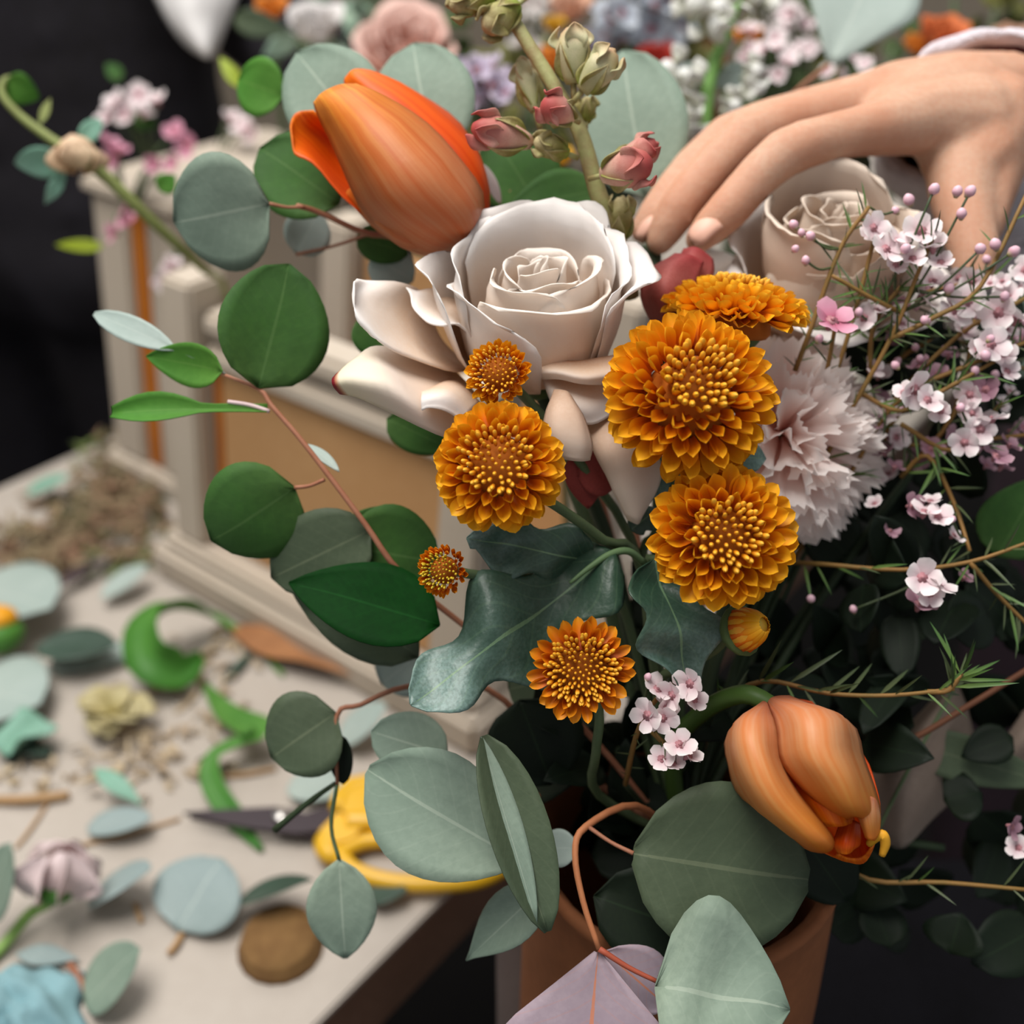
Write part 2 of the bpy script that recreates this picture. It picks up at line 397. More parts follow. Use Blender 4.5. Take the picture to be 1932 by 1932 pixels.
def hand_simple(wr, dr, up, parent):
    sd = dr.cross(up).normalized(); ch = [[(wr, .024), (wr+dr*.04, .027), (wr+dr*.085, .026)], [(wr+dr*.03+sd*.015, .02), (wr+dr*.085+sd*.022, .018)], [(wr+dr*.03-sd*.015, .02), (wr+dr*.085-sd*.022, .018)]]
    for k, o in enumerate((-.03, -.01, .01, .03)):
        l = (.06, .075, .07, .055)[k]
        ch.append([(wr+dr*.09+sd*o, .0095), (wr+dr*(.09+l*.6)+sd*o*1.1-up*.008, .0085), (wr+dr*(.09+l)+sd*o*1.1-up*.025, .007)])
    ch.append([(wr+dr*.03-sd*.03, .013), (wr+dr*.06-sd*.05-up*.01, .011), (wr+dr*.085-sd*.052-up*.018, .009)])
    return blob('hand', ch, .004, skin, parent, 3)
hand_simple(q(.42, -.24, 1.07), V((.7, -.6, -.2)).normalized(), V((0, 0, 1)), p1)
hand_simple(q(-.22, -.2, 1.0), V((.3, -.9, -.3)).normalized(), V((0, 0, 1)), p1)
# white cloth with a pointed end, hanging in front of the dark clothes
patch('white_cloth', [[(262, -640, 1.04), (300, -640, 1.03), (340, -640, 1.03), (380, -640, 1.04)], [(240, -330, 1.03), (320, -330, 1.01), (390, -330, 1.01), (450, -330, 1.03)], [(255, -120, 1.02), (340, -125, 1.0), (420, -122, 1.01), (475, -118, 1.03)], [(288, -20, 1.02), (350, -20, .99), (405, -20, 1.0), (452, -20, 1.02)],
  [(318, 40, 1.02), (352, 40, .995), (392, 40, 1.0), (430, 40, 1.02)], [(350, 82, 1.02), (372, 86, 1.0), (392, 88, 1.0), (412, 85, 1.02)], [(380, 103, 1.015), (388, 107, 1.005), (394, 108, 1.005), (400, 104, 1.015)]],
  whitec, None, 17, 21, thick=.002)
tag(bpy.data.objects['white_cloth'], 'white pointed cloth hanging against the black clothes at the top', 'cloth')
# ================================================================== person reaching in from the right
p2c = V((.64, .80, 0))
p2 = thing('person', 'person in white fuzzy cuff reaching a bent hand into the bouquet from the right', 'person', p2c)
PF = V((-.707, -.707, 0)); PS = V((-.707, .707, 0))           # facing direction and the figure's right-hand side
def hp(l): return [(P(x, y, d), r/1000) for (x, y, d, r) in l]
ax0 = D(.52, -.22, -.83)
wrist = P(1852, 232, .512); elbow = wrist+ax0*.24; shoulder = p2c+PS*.15+UZ*1.27
hand_ch = [
 # back of the hand and palm
 hp([(1880, 205, .510, 24), (1820, 205, .498, 24), (1740, 205, .490, 20), (1690, 222, .478, 15)]),
 hp([(1885, 245, .497, 23), (1830, 235, .482, 21), (1750, 225, .474, 16), (1690, 228, .470, 13.5)]),
 hp([(1890, 190, .515, 22), (1800, 180, .512, 20), (1700, 180, .502, 16), (1640, 190, .496, 13)]),
 hp([(1890, 180, .525, 19), (1800, 180, .525, 18), (1700, 182, .518, 15), (1630, 190, .512, 12)]),
 # index
 hp([(1720, 232, .470, 14.0), (1690, 236, .467, 13.0), (1610, 250, .458, 10.3), (1520, 272, .450, 10.0), (1478, 290, .448, 10.1), (1440, 322, .447, 9.3), (1400, 366, .447, 8.9), (1374, 396, .447, 8.8), (1345, 425, .448, 7.9), (1318, 452, .450, 6.0)]),
 # middle
 hp([(1680, 195, .496, 14), (1590, 208, .486, 11.2), (1480, 232, .474, 10.5), (1405, 258, .467, 10.4), (1355, 305, .463, 9.5), (1310, 356, .461, 9.2), (1280, 395, .460, 8.8), (1258, 430, .460, 7.7), (1244, 456, .460, 6.0)]),
 # ring
 hp([(1640, 188, .512, 13), (1540, 205, .500, 10.5), (1440, 232, .490, 10.0), (1372, 258, .485, 9.8), (1310, 312, .479, 9.0), (1262, 370, .475, 8.4), (1232, 410, .473, 7.4), (1212, 436, .472, 5.6)]),
 # little finger
 hp([(1630, 195, .525, 11), (1540, 220, .518, 9), (1450, 262, .510, 8.6), (1400, 310, .504, 7.8), (1362, 360, .500, 6.8), (1340, 392, .498, 5.4)]),
 # thumb: leaves the side of the palm and hangs down
 hp([(1870, 235, .490, 23), (1845, 290, .480, 19.5), (1815, 330, .474, 15.5), (1815, 375, .468, 13.3), (1826, 425, .462, 11.5), (1838, 472, .458, 10.3), (1838, 512, .456, 8.2)]),
 hp([(1880, 250, .490, 20), (1862, 310, .482, 17), (1858, 370, .474, 12.5), (1850, 425, .466, 10)]),
 hp([(1790, 262, .480, 15), (1790, 300, .478, 12.5)]),
 # forearm
 [(wrist, .0245), (wrist.lerp(elbow, .2), .026), (wrist.lerp(elbow, .6), .034), (elbow, .036)],
 [(P(1868, 208, .512), .0235), (P(1872, 200, .53), .024), (wrist.lerp(elbow, .5)+V((.01, .0, .005)), .03)], [(P(1885, 255, .500), .022), (P(1890, 262, .52), .0225), (wrist.lerp(elbow, .4), .03)],
]
hnd = blob('hand_and_forearm', hand_ch, .0018, skin, p2, 7, dens=.22)
# fingernails
def nail(x, y, d, ax, n, w, l):
    c = P(x, y, d); M = frame(c, ax, n); vs_, uvs = [], []
    for j in range(7):
        t = j/6
        for i in range(7):
            u = i/3-1; h = w*(1 if t < .7 else math.sqrt(max(0, 1-((t-.7)/.32)**2)))
            vs_.append(M @ V((u*h, (t-.5)*l, -.42*u*u*w - .0012*(t-.4)**2*4))); uvs.append((i/6, t))
    mk('fingernail', vs_, gridfaces(7, 7), nailm, p2, uvs, thick=.0005)
nail(1324, 428, .4405, D(-.72, -.66, .0), D(-.35, .40, .85), .0052, .0125)
nail(1211, 424, .4655, D(-.62, -.78, 0), D(-.75, .5, .45), .0046, .011)
# sleeve: white knit cuff with maroon lining, then a plum sleeve to the shoulder
def ringtube(name, cs, m, n=36, thick=.004, wob=0):
    """cs: (centre, axis, radius a, radius b)"""
    vs_, uvs, f = [], [], []
    for k, (c, ax, ra, rb) in enumerate(cs):
        ax = ax.normalized(); s = (UZ-ax*ax.z).normalized(); b = ax.cross(s)
        for i in range(n):
            an = 2*math.pi*i/n; r = 1+wob*mnoise.noise(V((math.cos(an)*2.2, math.sin(an)*2.2, k*.6)))
            vs_.append(c+s*(ra*r*math.cos(an))+b*(rb*r*math.sin(an))); uvs.append((i/n, k/(len(cs)-1)))
    for k in range(len(cs)-1):
        for i in range(n): f.append((k*n+i, k*n+(i+1) % n, (k+1)*n+(i+1) % n, (k+1)*n+i))
    return mk(name, vs_, f, m, p2, uvs, thick=thick)
w0 = P(1836, 214, .511)
ringtube('cuff', [(w0+ax0*t, ax0, r, r*1.02) for t, r in ((.003, .0365), (-.003, .0378), (-.003, .0400), (.004, .0420), (.012, .0425), (.03, .0405), (.05, .040), (.06, .040))], fuzz, 60, .003, .12)
ringtube('cuff_lining', [(w0+ax0*t, ax0, r, r) for t, r in ((.004, .0360), (.02, .0345), (.05, .0335))], maroon, 36, .002, .05)
a1 = elbow-w0
ringtube('sleeve', [(w0+ax0*.052, ax0, .040, .040), (w0+a1*.4, a1, .044, .044), (w0+a1*.75, a1, .05, .05), (elbow, a1.normalized()*.5+(shoulder-elbow).normalized()*.5, .056, .056), ((elbow+shoulder)/2, shoulder-elbow, .06, .06), (shoulder, shoulder-elbow, .068, .068), (shoulder+(p2c+UZ*1.36-shoulder)*.4, p2c+UZ*1.36-shoulder, .07, .075)], fuzz, 36, .005, .1)
def q2(f, s, z): return p2c-PF*f+PS*(-s)+UZ*z
blob('clothing', [
  [(q2(0, -.10, .9), .12), (q2(0, -.10, 1.15), .115), (q2(0, -.10, 1.34), .11), (q2(0, -.03, 1.37), .085)],
  [(q2(0, .10, .9), .12), (q2(0, .10, 1.15), .115), (q2(0, .09, 1.34), .11)],
  [(q2(0, 0, .9), .15), (q2(0, 0, 1.2), .145), (q2(0, 0, 1.40), .09)],
  [(q2(0, -.1, .85), .13), (q2(.01, -.11, .45), .095), (q2(.02, -.11, .09), .07)],
  [(q2(0, .1, .85), .13), (q2(.01, .11, .45), .095), (q2(.02, .11, .09), .07)],
  [(q2(0, .12, 1.38), .08), (q2(0, .20, 1.3), .066), (q2(.02, .23, 1.08), .055), (q2(-.04, .2, .92), .047)],
 ], .014, plum, p2, 5)
for s in (-1, 1): blob('shoe', [[(q2(.05, .11*s, .045), .042), (q2(-.09, .115*s, .04), .038), (q2(-.14, .12*s, .034), .032)]], .008, black, p2)
h2 = q2(-.02, 0, 1.58)
def hv(t): return -PF*t[0]-PS*t[1]+UZ*t[2]
blob('head', [[(q2(0, 0, 1.42), .05), (q2(-.005, 0, 1.5), .048)], [(h2, .083), (h2+hv((.015, 0, .03)), .088)], [(h2+hv((-.02, 0, -.05)), .06), (h2+hv((-.035, 0, -.082)), .038)],
  [(h2+hv((-.083, 0, -.005)), .011), (h2+hv((-.10, 0, -.03)), .013)], [(h2+hv((-.083, -.018, -.06)), .01), (h2+hv((-.083, .018, -.06)), .01)],
  [(h2+hv((.01, .086, -.005)), .017), (h2+hv((.012, .086, -.03)), .012)], [(h2+hv((.01, -.086, -.005)), .017), (h2+hv((.012, -.086, -.03)), .012)]], .006, skin, p2, 5)
for s in (-1, 1): ell('eye', h2+hv((-.07, .031*s, .012)), PF, .011, .014, hairm, p2)
blob('hair', [[(h2+hv((.03, 0, .05)), .09), (h2+hv((.06, 0, -.06)), .085), (h2+hv((.075, 0, -.16)), .06)], [(h2+hv((-.03, 0, .075)), .052), (h2+hv((.02, 0, .085)), .06)]], .008, hairm, p2)
# ================================================================== flower materials
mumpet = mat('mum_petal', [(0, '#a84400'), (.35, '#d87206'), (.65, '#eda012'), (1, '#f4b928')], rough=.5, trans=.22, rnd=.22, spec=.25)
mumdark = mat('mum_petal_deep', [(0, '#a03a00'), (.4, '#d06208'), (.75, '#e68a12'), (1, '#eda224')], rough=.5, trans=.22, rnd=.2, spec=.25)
mumbead = mat('mum_floret', [(0, '#8a4400'), (.5, '#cc7a0c'), (1, '#ecb233')], rough=.5, rnd=.25, spec=.3)
mumgreen = mat('mum_floret_green', [(0, '#6a5a08'), (.5, '#a88a14'), (1, '#cdb034')], rough=.5, rnd=.25, spec=.3)
mumcore = mat('mum_core', '#a85a0a', rough=.8)
calyx = mat('calyx_green', '#4c5f34', rough=.7, nz=.4, nscale=300, ncol='#3a4a28')
stemg = mat('stem_green', '#47583a', rough=.6, nz=.4, nscale=120, ncol='#5c6b48')
stemdark = mat('stem_dark', '#2c3a24', rough=.6)
twig = mat('reddish_twig', '#8f5a42', rough=.6, nz=.5, nscale=200, ncol='#a5745a')
def petal_mesh(name, m, cup=.8, curl=.25, tipw=.4, nu=5, narrow=.42):
    vs_, uvs = [], []; VV = (0, .28, .55, .74, .87, .95, 1.0)
    for v in VV:
        hw = .5*(narrow+(1-narrow)*min(1, v/.6)**.8)
        if v > 1-tipw: hw *= max(.16, math.sqrt(max(0, 1-((v-(1-tipw))/tipw)**2)))
        for i in range(nu):
            u = 2*i/(nu-1)-1
            z = cup*hw*u*u + curl*max(0, v-.45)**2 - .10*math.sin(math.pi*v)
            vs_.append((u*hw, v*(1-.03*abs(u)), z)); uvs.append((i/(nu-1), v))
    return meshdata(name, vs_, gridfaces(nu, len(VV)), m, uvs)
PET = {}
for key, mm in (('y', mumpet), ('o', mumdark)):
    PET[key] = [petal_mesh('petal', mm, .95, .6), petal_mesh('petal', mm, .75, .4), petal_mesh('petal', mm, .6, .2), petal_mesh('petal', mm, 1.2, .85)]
def bead_mesh(m):
    a, b, c = ell_geo(V((0, 0, 0)), V((0, 1, 0)), .5, 1, 7, 6, lambda t: .55+.45*math.sin(math.pi*min(1, t*1.02)) if t < .8 else math.sqrt(max(0, 1-((t-.8)/.2)**2))*.82)
    return meshdata('floret', a, b, m, c)
BEAD = {'y': bead_mesh(mumbead), 'g': bead_mesh(mumgreen)}
GA = math.radians(137.508)
def mum(label, cx, cy, d, Rpx, axis, nb, thb, n, thmax, H=.62, w0=.15, w1=.30, l0=.26, l1=.5, key='y', bead='y', dirk=1.05, stem=None, seed=1, rr=.5, bs=1.0, gexp=.85, name='chrysanthemum'):
    rd = random.Random(seed); R = S(Rpx, d); ax = axis.normalized(); c = P(cx, cy, d)
    t = thing(name, label, 'flower', c, 'orange chrysanthemums of the bouquet')
    e1 = ax.orthogonal().normalized(); e2 = ax.cross(e1); tb_, tm = math.radians(thb), math.radians(thmax)
    a = ell_geo(c-ax*R*.28, ax, R*rr, R*(.28+H-.22), 16, 8, lambda q: math.sqrt(max(0, 1-q**2.6)) if q > .05 else .9)
    mk('receptacle', a[0], a[1], mumcore, t, a[2])
    ell('calyx', c-ax*R*.62, ax, R*.42, R*.45, calyx, t, 14, 6, lambda q: .25+.75*math.sin(math.pi*.5*q))
    for i in range(nb+n):
        az = i*GA+rd.uniform(-.12, .12); er = math.cos(az)*e1+math.sin(az)*e2; isb = i < nb
        g = (i+.5)/nb if isb else (i-nb+.5)/n
        th = tb_*math.sqrt(g) if isb else tb_+(tm-tb_)*g**gexp
        th += rd.uniform(-.03, .03)*(0.4 if isb else 1)
        tip = c + er*(R*math.sin(min(th, math.pi/2))*(1 if th < math.pi/2 else 1-.10*(th-math.pi/2))*(rd.uniform(.95, 1.03))) + ax*(R*H*math.cos(th))
        ph = th*dirk+rd.uniform(-.1, .1); dr = er*math.sin(ph)+ax*math.cos(ph); nr = -er*math.cos(ph)+ax*math.sin(ph)
        if isb:
            L = R*(.16+.06*g)*bs; wd = R*(.056+.034*g)*bs
            inst('floret', BEAD[bead], frame(tip-dr*L*.8, dr, nr, wd, L, wd), t)
        else:
            L = R*(l0+(l1-l0)*g**.8)*rd.uniform(.92, 1.1); wd = R*(w0+(w1-w0)*g**.8)*rd.uniform(.88, 1.12)
            k = 3 if g < .22 else (0 if g < .55 else rd.choice((0, 1, 1, 2)))
            nr2 = (Matrix.Rotation(rd.uniform(-.3, .3), 3, dr) @ nr)
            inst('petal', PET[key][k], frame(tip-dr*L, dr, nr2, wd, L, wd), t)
    if stem:
        pts = [c-ax*R*.55] + [P(*s) if isinstance(s, tuple) else s for s in stem]
        tube('stem', pts, [.0018]*len(pts), stemg, t)
    return t
# ---- the seven heads and a bud
mum('largest round orange chrysanthemum, facing forward above the others in the centre', 1300, 748, .372, 168, D(.08, .30, 1), 64, 25, 190, 118, .70, .125, .265, stem=[(1285, 860, .40), (1240, 1000, .42), (1215, 1090, .43), VM], seed=3)
mum('orange chrysanthemum seen from the side, behind the largest one and below the hand', 1388, 592, .408, 142, D(.12, 1, .30), 46, 20, 170, 104, .50, .14, .27, stem=[(1380, 760, .43), (1290, 1000, .44), VM], seed=5)
mum('orange chrysanthemum with open lower petals, beneath the largest one', 1362, 1012, .368, 143, D(.03, .10, 1), 74, 29, 98, 104, .55, .17, .33, .30, .58, stem=[(1300, 1085, .40), (1215, 1090, .41), VM], seed=9)
mum('ragged orange chrysanthemum in front of the white rose, left of the largest one', 942, 880, .368, 128, D(-.10, .20, 1), 80, 33, 112, 108, .62, .16, .31, .28, .54, stem=[(1050, 955, .385), (1140, 1020, .40), (1215, 1090, .415), VM], seed=12)
mum('small half-open orange chrysanthemum against the white rose petals', 940, 705, .378, 68, D(-.28, .15, 1), 80, 44, 66, 88, .62, .15, .24, .3, .5, dirk=.8, bs=1.15, stem=[(1000, 760, .40), (1100, 880, .41), (1215, 1090, .43), VM], seed=15)
mum('tiny closed orange chrysanthemum beside the grey lobed leaf', 836, 1076, .380, 54, D(-.35, .0, 1), 70, 42, 58, 86, .66, .15, .22, .3, .48, key='o', bead='g', dirk=.66, bs=1.2, stem=[(900, 1085, .392), (1000, 1090, .40), (1150, 1080, .42), VM], seed=18)
mum('flat orange chrysanthemum with a wide beaded centre, lowest of the heads', 1097, 1262, .378, 104, D(-.02, .05, 1), 160, 42, 40, 98, .32, .15, .27, .26, .58, key='o', rr=.72, stem=[(1130, 1340, .39), (1125, 1420, .40), (1130, 1500, .43), VM], seed=21, gexp=.8)
# ---- bud
bc = P(1410, 1186, .378)
bd = thing('chrysanthemum_bud', 'closed yellow-green chrysanthemum bud hanging under the lower right flower', 'flower bud', bc, 'orange chrysanthemums of the bouquet')
budm = mat('bud_yellow', [(0, '#5f6a2c'), (.4, '#a8862a'), (.7, '#d89a24'), (1, '#b8a83c')], rough=.5, nz=.4, nscale=200, ncol='#cc6d10')
bax = D(.55, .25, .7); Rb = S(52, .378)
ell('bud_body', bc-bax*Rb*.9, bax, Rb*.80, Rb*1.6, budm, bd, 16, 10, lambda q: math.sin(math.pi*min(1, .12+q*.82))**.6)
ell('calyx', bc-bax*Rb*1.12, bax, Rb*.98, Rb*.9, calyx, bd, 14, 6, lambda q: .2+.8*math.sin(math.pi*.5*q))
for i in range(14):
    an = i*2*math.pi/14; s1 = bax.orthogonal().normalized(); s2 = bax.cross(s1); er = s1*math.cos(an)+s2*math.sin(an)
    inst('petal', PET['y'][3], frame(bc-bax*Rb*.15+er*Rb*.86, (bax*.9-er*.42), -er, Rb*.55, Rb*1.15, Rb*.4), bd)
tube('stem', [bc-bax*Rb*1.0, P(1350, 1225, .392), P(1290, 1262, .40), P(1240, 1310, .42), VM], .0018, stemg, bd)
# ================================================================== roses
ROSEPH = {}
def rosemat(name, base, mid, tip): return mat(name, [(0, base), (.35, mid), (.75, tip), (1, tip)], rough=.55, trans=.3, spec=.2, nz=.25, nscale=60, ncol=tip, bump=.05, bscale=300)
rosew = rosemat('rose_white', '#d8a87c', '#ead2ba', '#f5f0ec')
rosein = rosemat('rose_inner', '#d8a478', '#eccfb2', '#f6ece2')  # peach base and middle carry the warm shading inside the cup
rosec = rosemat('rose_cream', '#c49c7c', '#d6b69c', '#e8d8c8')
def cyl_petal(t, B, ax, e1, e2, az, span, prof, m, edge=.22, sway=0, nu=13, nv=12, wob=.0006, seed=0, twist=0, thick=.0004, rwave=1.0):
    """petal wrapped about the axis: prof = [(radius cm, height cm)] from base to lip"""
    pr = [V((a, b, 0))*.01 for a, b in prof]; vs_, uvs = [], []
    for j in range(nv):
        v = j/(nv-1)
        for i in range(nu):
            u = 2*i/(nu-1)-1
            vv = v*(1-edge*abs(u)**2.4)*(1-.06*(.5+.5*mnoise.noise(V((u*1.6+seed, seed*.7, 1.5))))); p = cr(pr, vv)
            hwv = math.sqrt(1-.62*max(0, (v-.62)/.38)**2.2)
            an = math.radians(az+span*.5*u*hwv+twist*v); er = e1*math.cos(an)+e2*math.sin(an)
            r = p.x*(1+sway*u*v)
            pt = B+er*r+ax*p.y
            pt = pt+(er*math.sin(u*4.2+seed*1.7)*.0011+ax*math.sin(u*3.1+seed*2.3)*.0012)*v**3*(rwave)
            pt = pt+wob*v*V((mnoise.noise(pt*120+V((seed, 0, 0))), mnoise.noise(pt*120+V((0, seed, 3))), mnoise.noise(pt*120+V((7, 0, seed)))))*2
            vs_.append(pt); uvs.append((i/(nu-1), v))
    return mk('petal', vs_, gridfaces(nu, nv), m, t, uvs, thick=thick)
def rose_core(t, B, ax, k, m, seed=0, H=4.6, rmax=2.0, n=11):
    e1 = (RGT-ax*RGT.dot(ax)).normalized(); e2 = ax.cross(e1); rd = random.Random(seed)
    for i in range(n):
        f = i/(n-1); r = (.28+(rmax-.28)*f**.9)*k; h = (H*(1.0-.05*f)+rd.uniform(-.4, .3)*(.3+f))*k
        cyl_petal(t, B, ax, e1, e2, i*131+rd.uniform(-25, 25), 190-50*f, [(.25*k*(1+f), .2*k), (r*.85, h*.35), (r*1.08, h*.7), (r*.98, h*.93), (r*(1.08+.10*f), h)], m, .16, .10, seed=i+seed*10, twist=8)
    return e1, e2
RB = P(1012, 715, .425); rax = (UZ*1.0+D(0, 0, 1)*.16+D(-.02, 0, 0)*.0).normalized()
r1 = thing('rose', 'large open white rose with pale peach shadows in the centre of the bouquet', 'flower', RB, 'roses')
e1, e2 = rose_core(r1, RB, rax, 1.0, rosein, 2, 4.9, 2.0, 9)
# cup petals (azimuth 0 right, 90 away from the lens, -90 towards it)
C = lambda az, span, prof, m=rosew, **k: cyl_petal(r1, RB, rax, e1, e2, az, span, prof, m, **k)
C(80, 160, [(.8, .2), (2.25, 1.8), (2.72, 3.8), (2.82, 5.2), (3.3, 5.75)], edge=.14, seed=31, wob=.0009)
C(150, 130, [(.8, .2), (2.4, 1.6), (2.95, 3.4), (2.95, 4.9), (3.15, 5.35)], edge=.16, seed=32, wob=.0009)
C(20, 130, [(.8, .2), (2.4, 1.6), (2.95, 3.4), (3.0, 4.6), (3.5, 5.15)], edge=.16, seed=33, wob=.0009)
C(-70, 165, [(.8, .1), (2.1, 1.0), (2.55, 2.4), (2.45, 3.7), (2.6, 4.3), (2.95, 4.35)], rosein, edge=.10, seed=34)
C(-150, 125, [(.9, 0), (2.4, 1.0), (2.85, 2.4), (2.95, 3.8), (3.3, 4.5)], edge=.20, seed=36)
C(2, 88, [(.9, 0), (2.5, 1.2), (3.0, 2.8), (3.2, 4.1), (3.9, 4.75), (4.35, 4.5)], edge=.24, seed=35)
C(175, 80, [(.9, -.1), (2.8, 1.2), (3.5, 2.8), (3.8, 4.3), (4.3, 4.8)], edge=.24, seed=38)
C(62, 80, [(.9, -.1), (2.6, 1.2), (3.2, 3.0), (3.5, 4.8), (4.1, 5.5)], edge=.30, seed=39)
C(108, 90, [(.9, -.1), (2.6, 1.2), (3.2, 3.0), (3.4, 4.8), (3.9, 5.6)], edge=.26, seed=40)
# outer, opened petals (traced as curved surfaces with their own distance)
PT = lambda rows, m=rosew, s=1, wob=.0006, nu=15, nv=15: patch('petal', rows, m, r1, nu, nv, wob=wob, seed=s, thick=.0006)
# left petal, standing
PT([[(905, 700, .425), (880, 690, .43), (850, 660, .435), (830, 640, .44)], [(850, 700, .405), (800, 660, .408), (780, 600, .415), (800, 560, .425)], [(760, 670, .392), (720, 620, .392), (712, 570, .398), (760, 535, .412)], [(718, 645, .386), (680, 600, .384), (668, 560, .388), (705, 530, .405)], [(700, 634, .386), (672, 600, .384), (668, 540, .386), (672, 526, .395)]], s=2)
# ruffled petal
PT([[(935, 660, .412), (905, 620, .418), (870, 570, .424), (850, 545, .430)], [(925, 640, .402), (870, 610, .402), (830, 570, .408), (815, 545, .420)], [(880, 622, .396), (832, 606, .394), (795, 575, .398), (785, 545, .412)], [(862, 612, .394), (835, 618, .391), (790, 590, .394), (764, 540, .405)]], s=3, wob=.0022, nu=21, nv=15)
PT([[(965, 655, .406), (930, 650, .404), (895, 625, .404), (875, 600, .410)], [(955, 648, .399), (930, 645, .396), (900, 625, .396), (880, 595, .403)], [(925, 622, .397), (905, 628, .393), (885, 618, .393), (868, 592, .400)]], s=4, wob=.001)
# lower left petal with rolled lip and a red tip
redtip = mat('rose_white_redtip', [(0, '#dcbc9e'), (.4, '#f0e2d6'), (.86, '#ece4ca'), (.92, '#c08a6a'), (.96, '#8e2430')], rough=.55, trans=.28, spec=.2, bump=.05, bscale=300)
PT([[(905, 790, .410), (895, 740, .412), (860, 705, .420), (820, 670, .428)], [(860, 830, .392), (810, 770, .386), (790, 735, .392), (745, 655, .412)], [(760, 790, .384), (730, 735, .376), (720, 700, .382), (700, 655, .402)], [(680, 750, .384), (660, 720, .378), (655, 700, .382), (662, 680, .395)], [(640, 742, .386), (628, 728, .382), (625, 716, .383), (632, 706, .39)]], redtip, s=5)
PT([[(905, 760, .405), (880, 730, .408), (850, 715, .412), (800, 735, .405)], [(890, 780, .390), (850, 745, .384), (820, 740, .382), (795, 745, .382)], [(880, 800, .386), (835, 775, .380), (810, 768, .379), (796, 772, .38)]], s=6)
# bottom petals hanging behind the chrysanthemums
PT([[(905, 790, .415), (960, 800, .412), (1020, 790, .41), (1060, 770, .41)], [(850, 830, .405), (930, 850, .398), (1000, 830, .395), (1050, 790, .398)], [(840, 828, .405), (900, 880, .402), (1000, 860, .40), (1040, 800, .40)]], s=7)
PT([[(1040, 700, .408), (1075, 700, .402), (1110, 700, .402), (1165, 690, .408)], [(1025, 712, .398), (1060, 745, .390), (1110, 760, .390), (1160, 740, .398)], [(1040, 760, .396), (1070, 790, .392), (1120, 800, .392), (1170, 770, .398)]], s=8)
PT([[(1005, 690, .402), (1040, 682, .395), (1095, 680, .393), (1165, 668, .398)], [(1008, 702, .394), (1045, 700, .386), (1100, 708, .384), (1165, 700, .390)], [(1022, 715, .396), (1052, 715, .388), (1100, 724, .386), (1160, 722, .392)]], rosein, s=9)
PT([[(1045, 735, .388), (1055, 735, .386), (1068, 738, .385), (1078, 748, .388)], [(1030, 780, .384), (1048, 780, .380), (1085, 785, .380), (1102, 790, .385)], [(1028, 822, .384), (1052, 830, .379), (1095, 835, .379), (1116, 835, .384)], [(1052, 862, .386), (1070, 868, .382), (1095, 870, .382), (1112, 866, .386)]], rosec, s=10)  # darker cream puts the shade of this down-facing petal into its colour
PT([[(1095, 780, .402), (1130, 770, .402), (1170, 770, .404), (1215, 790, .408)], [(1120, 850, .394), (1160, 840, .390), (1210, 840, .394), (1245, 860, .402)], [(1150, 915, .398), (1180, 910, .394), (1220, 910, .396), (1246, 905, .403)], [(1185, 980, .404), (1194, 985, .402), (1204, 988, .402), (1212, 975, .405)]], rosec, s=11)  # same cream, painting the shaded underside of the lower petal
sep = mat('red_sepal', '#8a3a34', rough=.7, nz=.5, nscale=80, ncol='#6a2420')
pleaf('sepal', (1090, 900, .41, 1180, 880, .412, 90), sep, r1, prof='ovate'); pleaf('sepal', (1100, 850, .412, 1110, 960, .412, 80), sep, r1, prof='ovate')
tube('stem', [RB-rax*.002, P(1140, 1000, .45), P(1200, 1250, .45), VM], .003, stemdark, r1)
ell('hip', RB-rax*.008, rax, .009, .012, calyx, r1)
# second rose, beneath the hand
R2B = P(1535, 600, .47); r2 = thing('rose', 'cream rose right beneath the reaching hand, behind the waxflowers', 'flower', R2B, 'roses')
ax2 = (UZ+D(0, 0, 1)*.25).normalized(); f1, f2 = rose_core(r2, R2B, ax2, 1.0, rosec, 5, 5.2, 2.1, 9)
C2 = lambda az, span, prof, m=rosec, **k: cyl_petal(r2, R2B, ax2, f1, f2, az, span, prof, m, **k)
for k, (az, span, pf, m) in enumerate([(90, 150, [(.8, .2), (2.2, 1.8), (2.7, 4), (2.7, 5.4), (3.0, 5.7)], rosec), (200, 130, [(.8, .2), (2.2, 1.6), (2.7, 3.6), (2.6, 4.9), (2.9, 5.1)], rosec), (-20, 130, [(.8, .2), (2.2, 1.6), (2.8, 3.4), (2.9, 4.6), (3.3, 4.9)], rosec),
   (-90, 150, [(.8, 0), (2.2, .9), (2.6, 2.2), (2.6, 3.2), (2.9, 3.7)], rosec), (-40, 110, [(1, 0), (2.6, .8), (3.1, 1.8), (3.6, 2.6), (4.2, 2.6)], rosew), (-150, 110, [(1, 0), (2.6, .8), (3.1, 1.8), (3.6, 2.5), (4.3, 2.5)], rosew), (-95, 100, [(1, -.1), (2.7, .5), (3.3, 1.4), (3.9, 1.9), (4.5, 1.7)], rosew), (40, 110, [(1, 0), (2.6, .8), (3.2, 2.4), (3.7, 3.6), (4.3, 3.9)], rosew), (140, 110, [(1, 0), (2.6, .8), (3.2, 2.2), (3.7, 3.3), (4.3, 3.4)], rosew), (180, 90, [(1, -.1), (2.8, .3), (3.9, 1.0), (5.2, 1.6), (6.2, 2.0)], rosew), (0, 90, [(1, -.1), (2.8, .3), (3.9, 1.0), (4.8, 1.5), (5.6, 1.6)], rosew)]):
    C2(az, span, pf, m, edge=.2, seed=50+k, wob=.0009)
tube('stem', [R2B, P(1480, 800, .48), P(1350, 1200, .46), VM], .003, stemdark, r2)
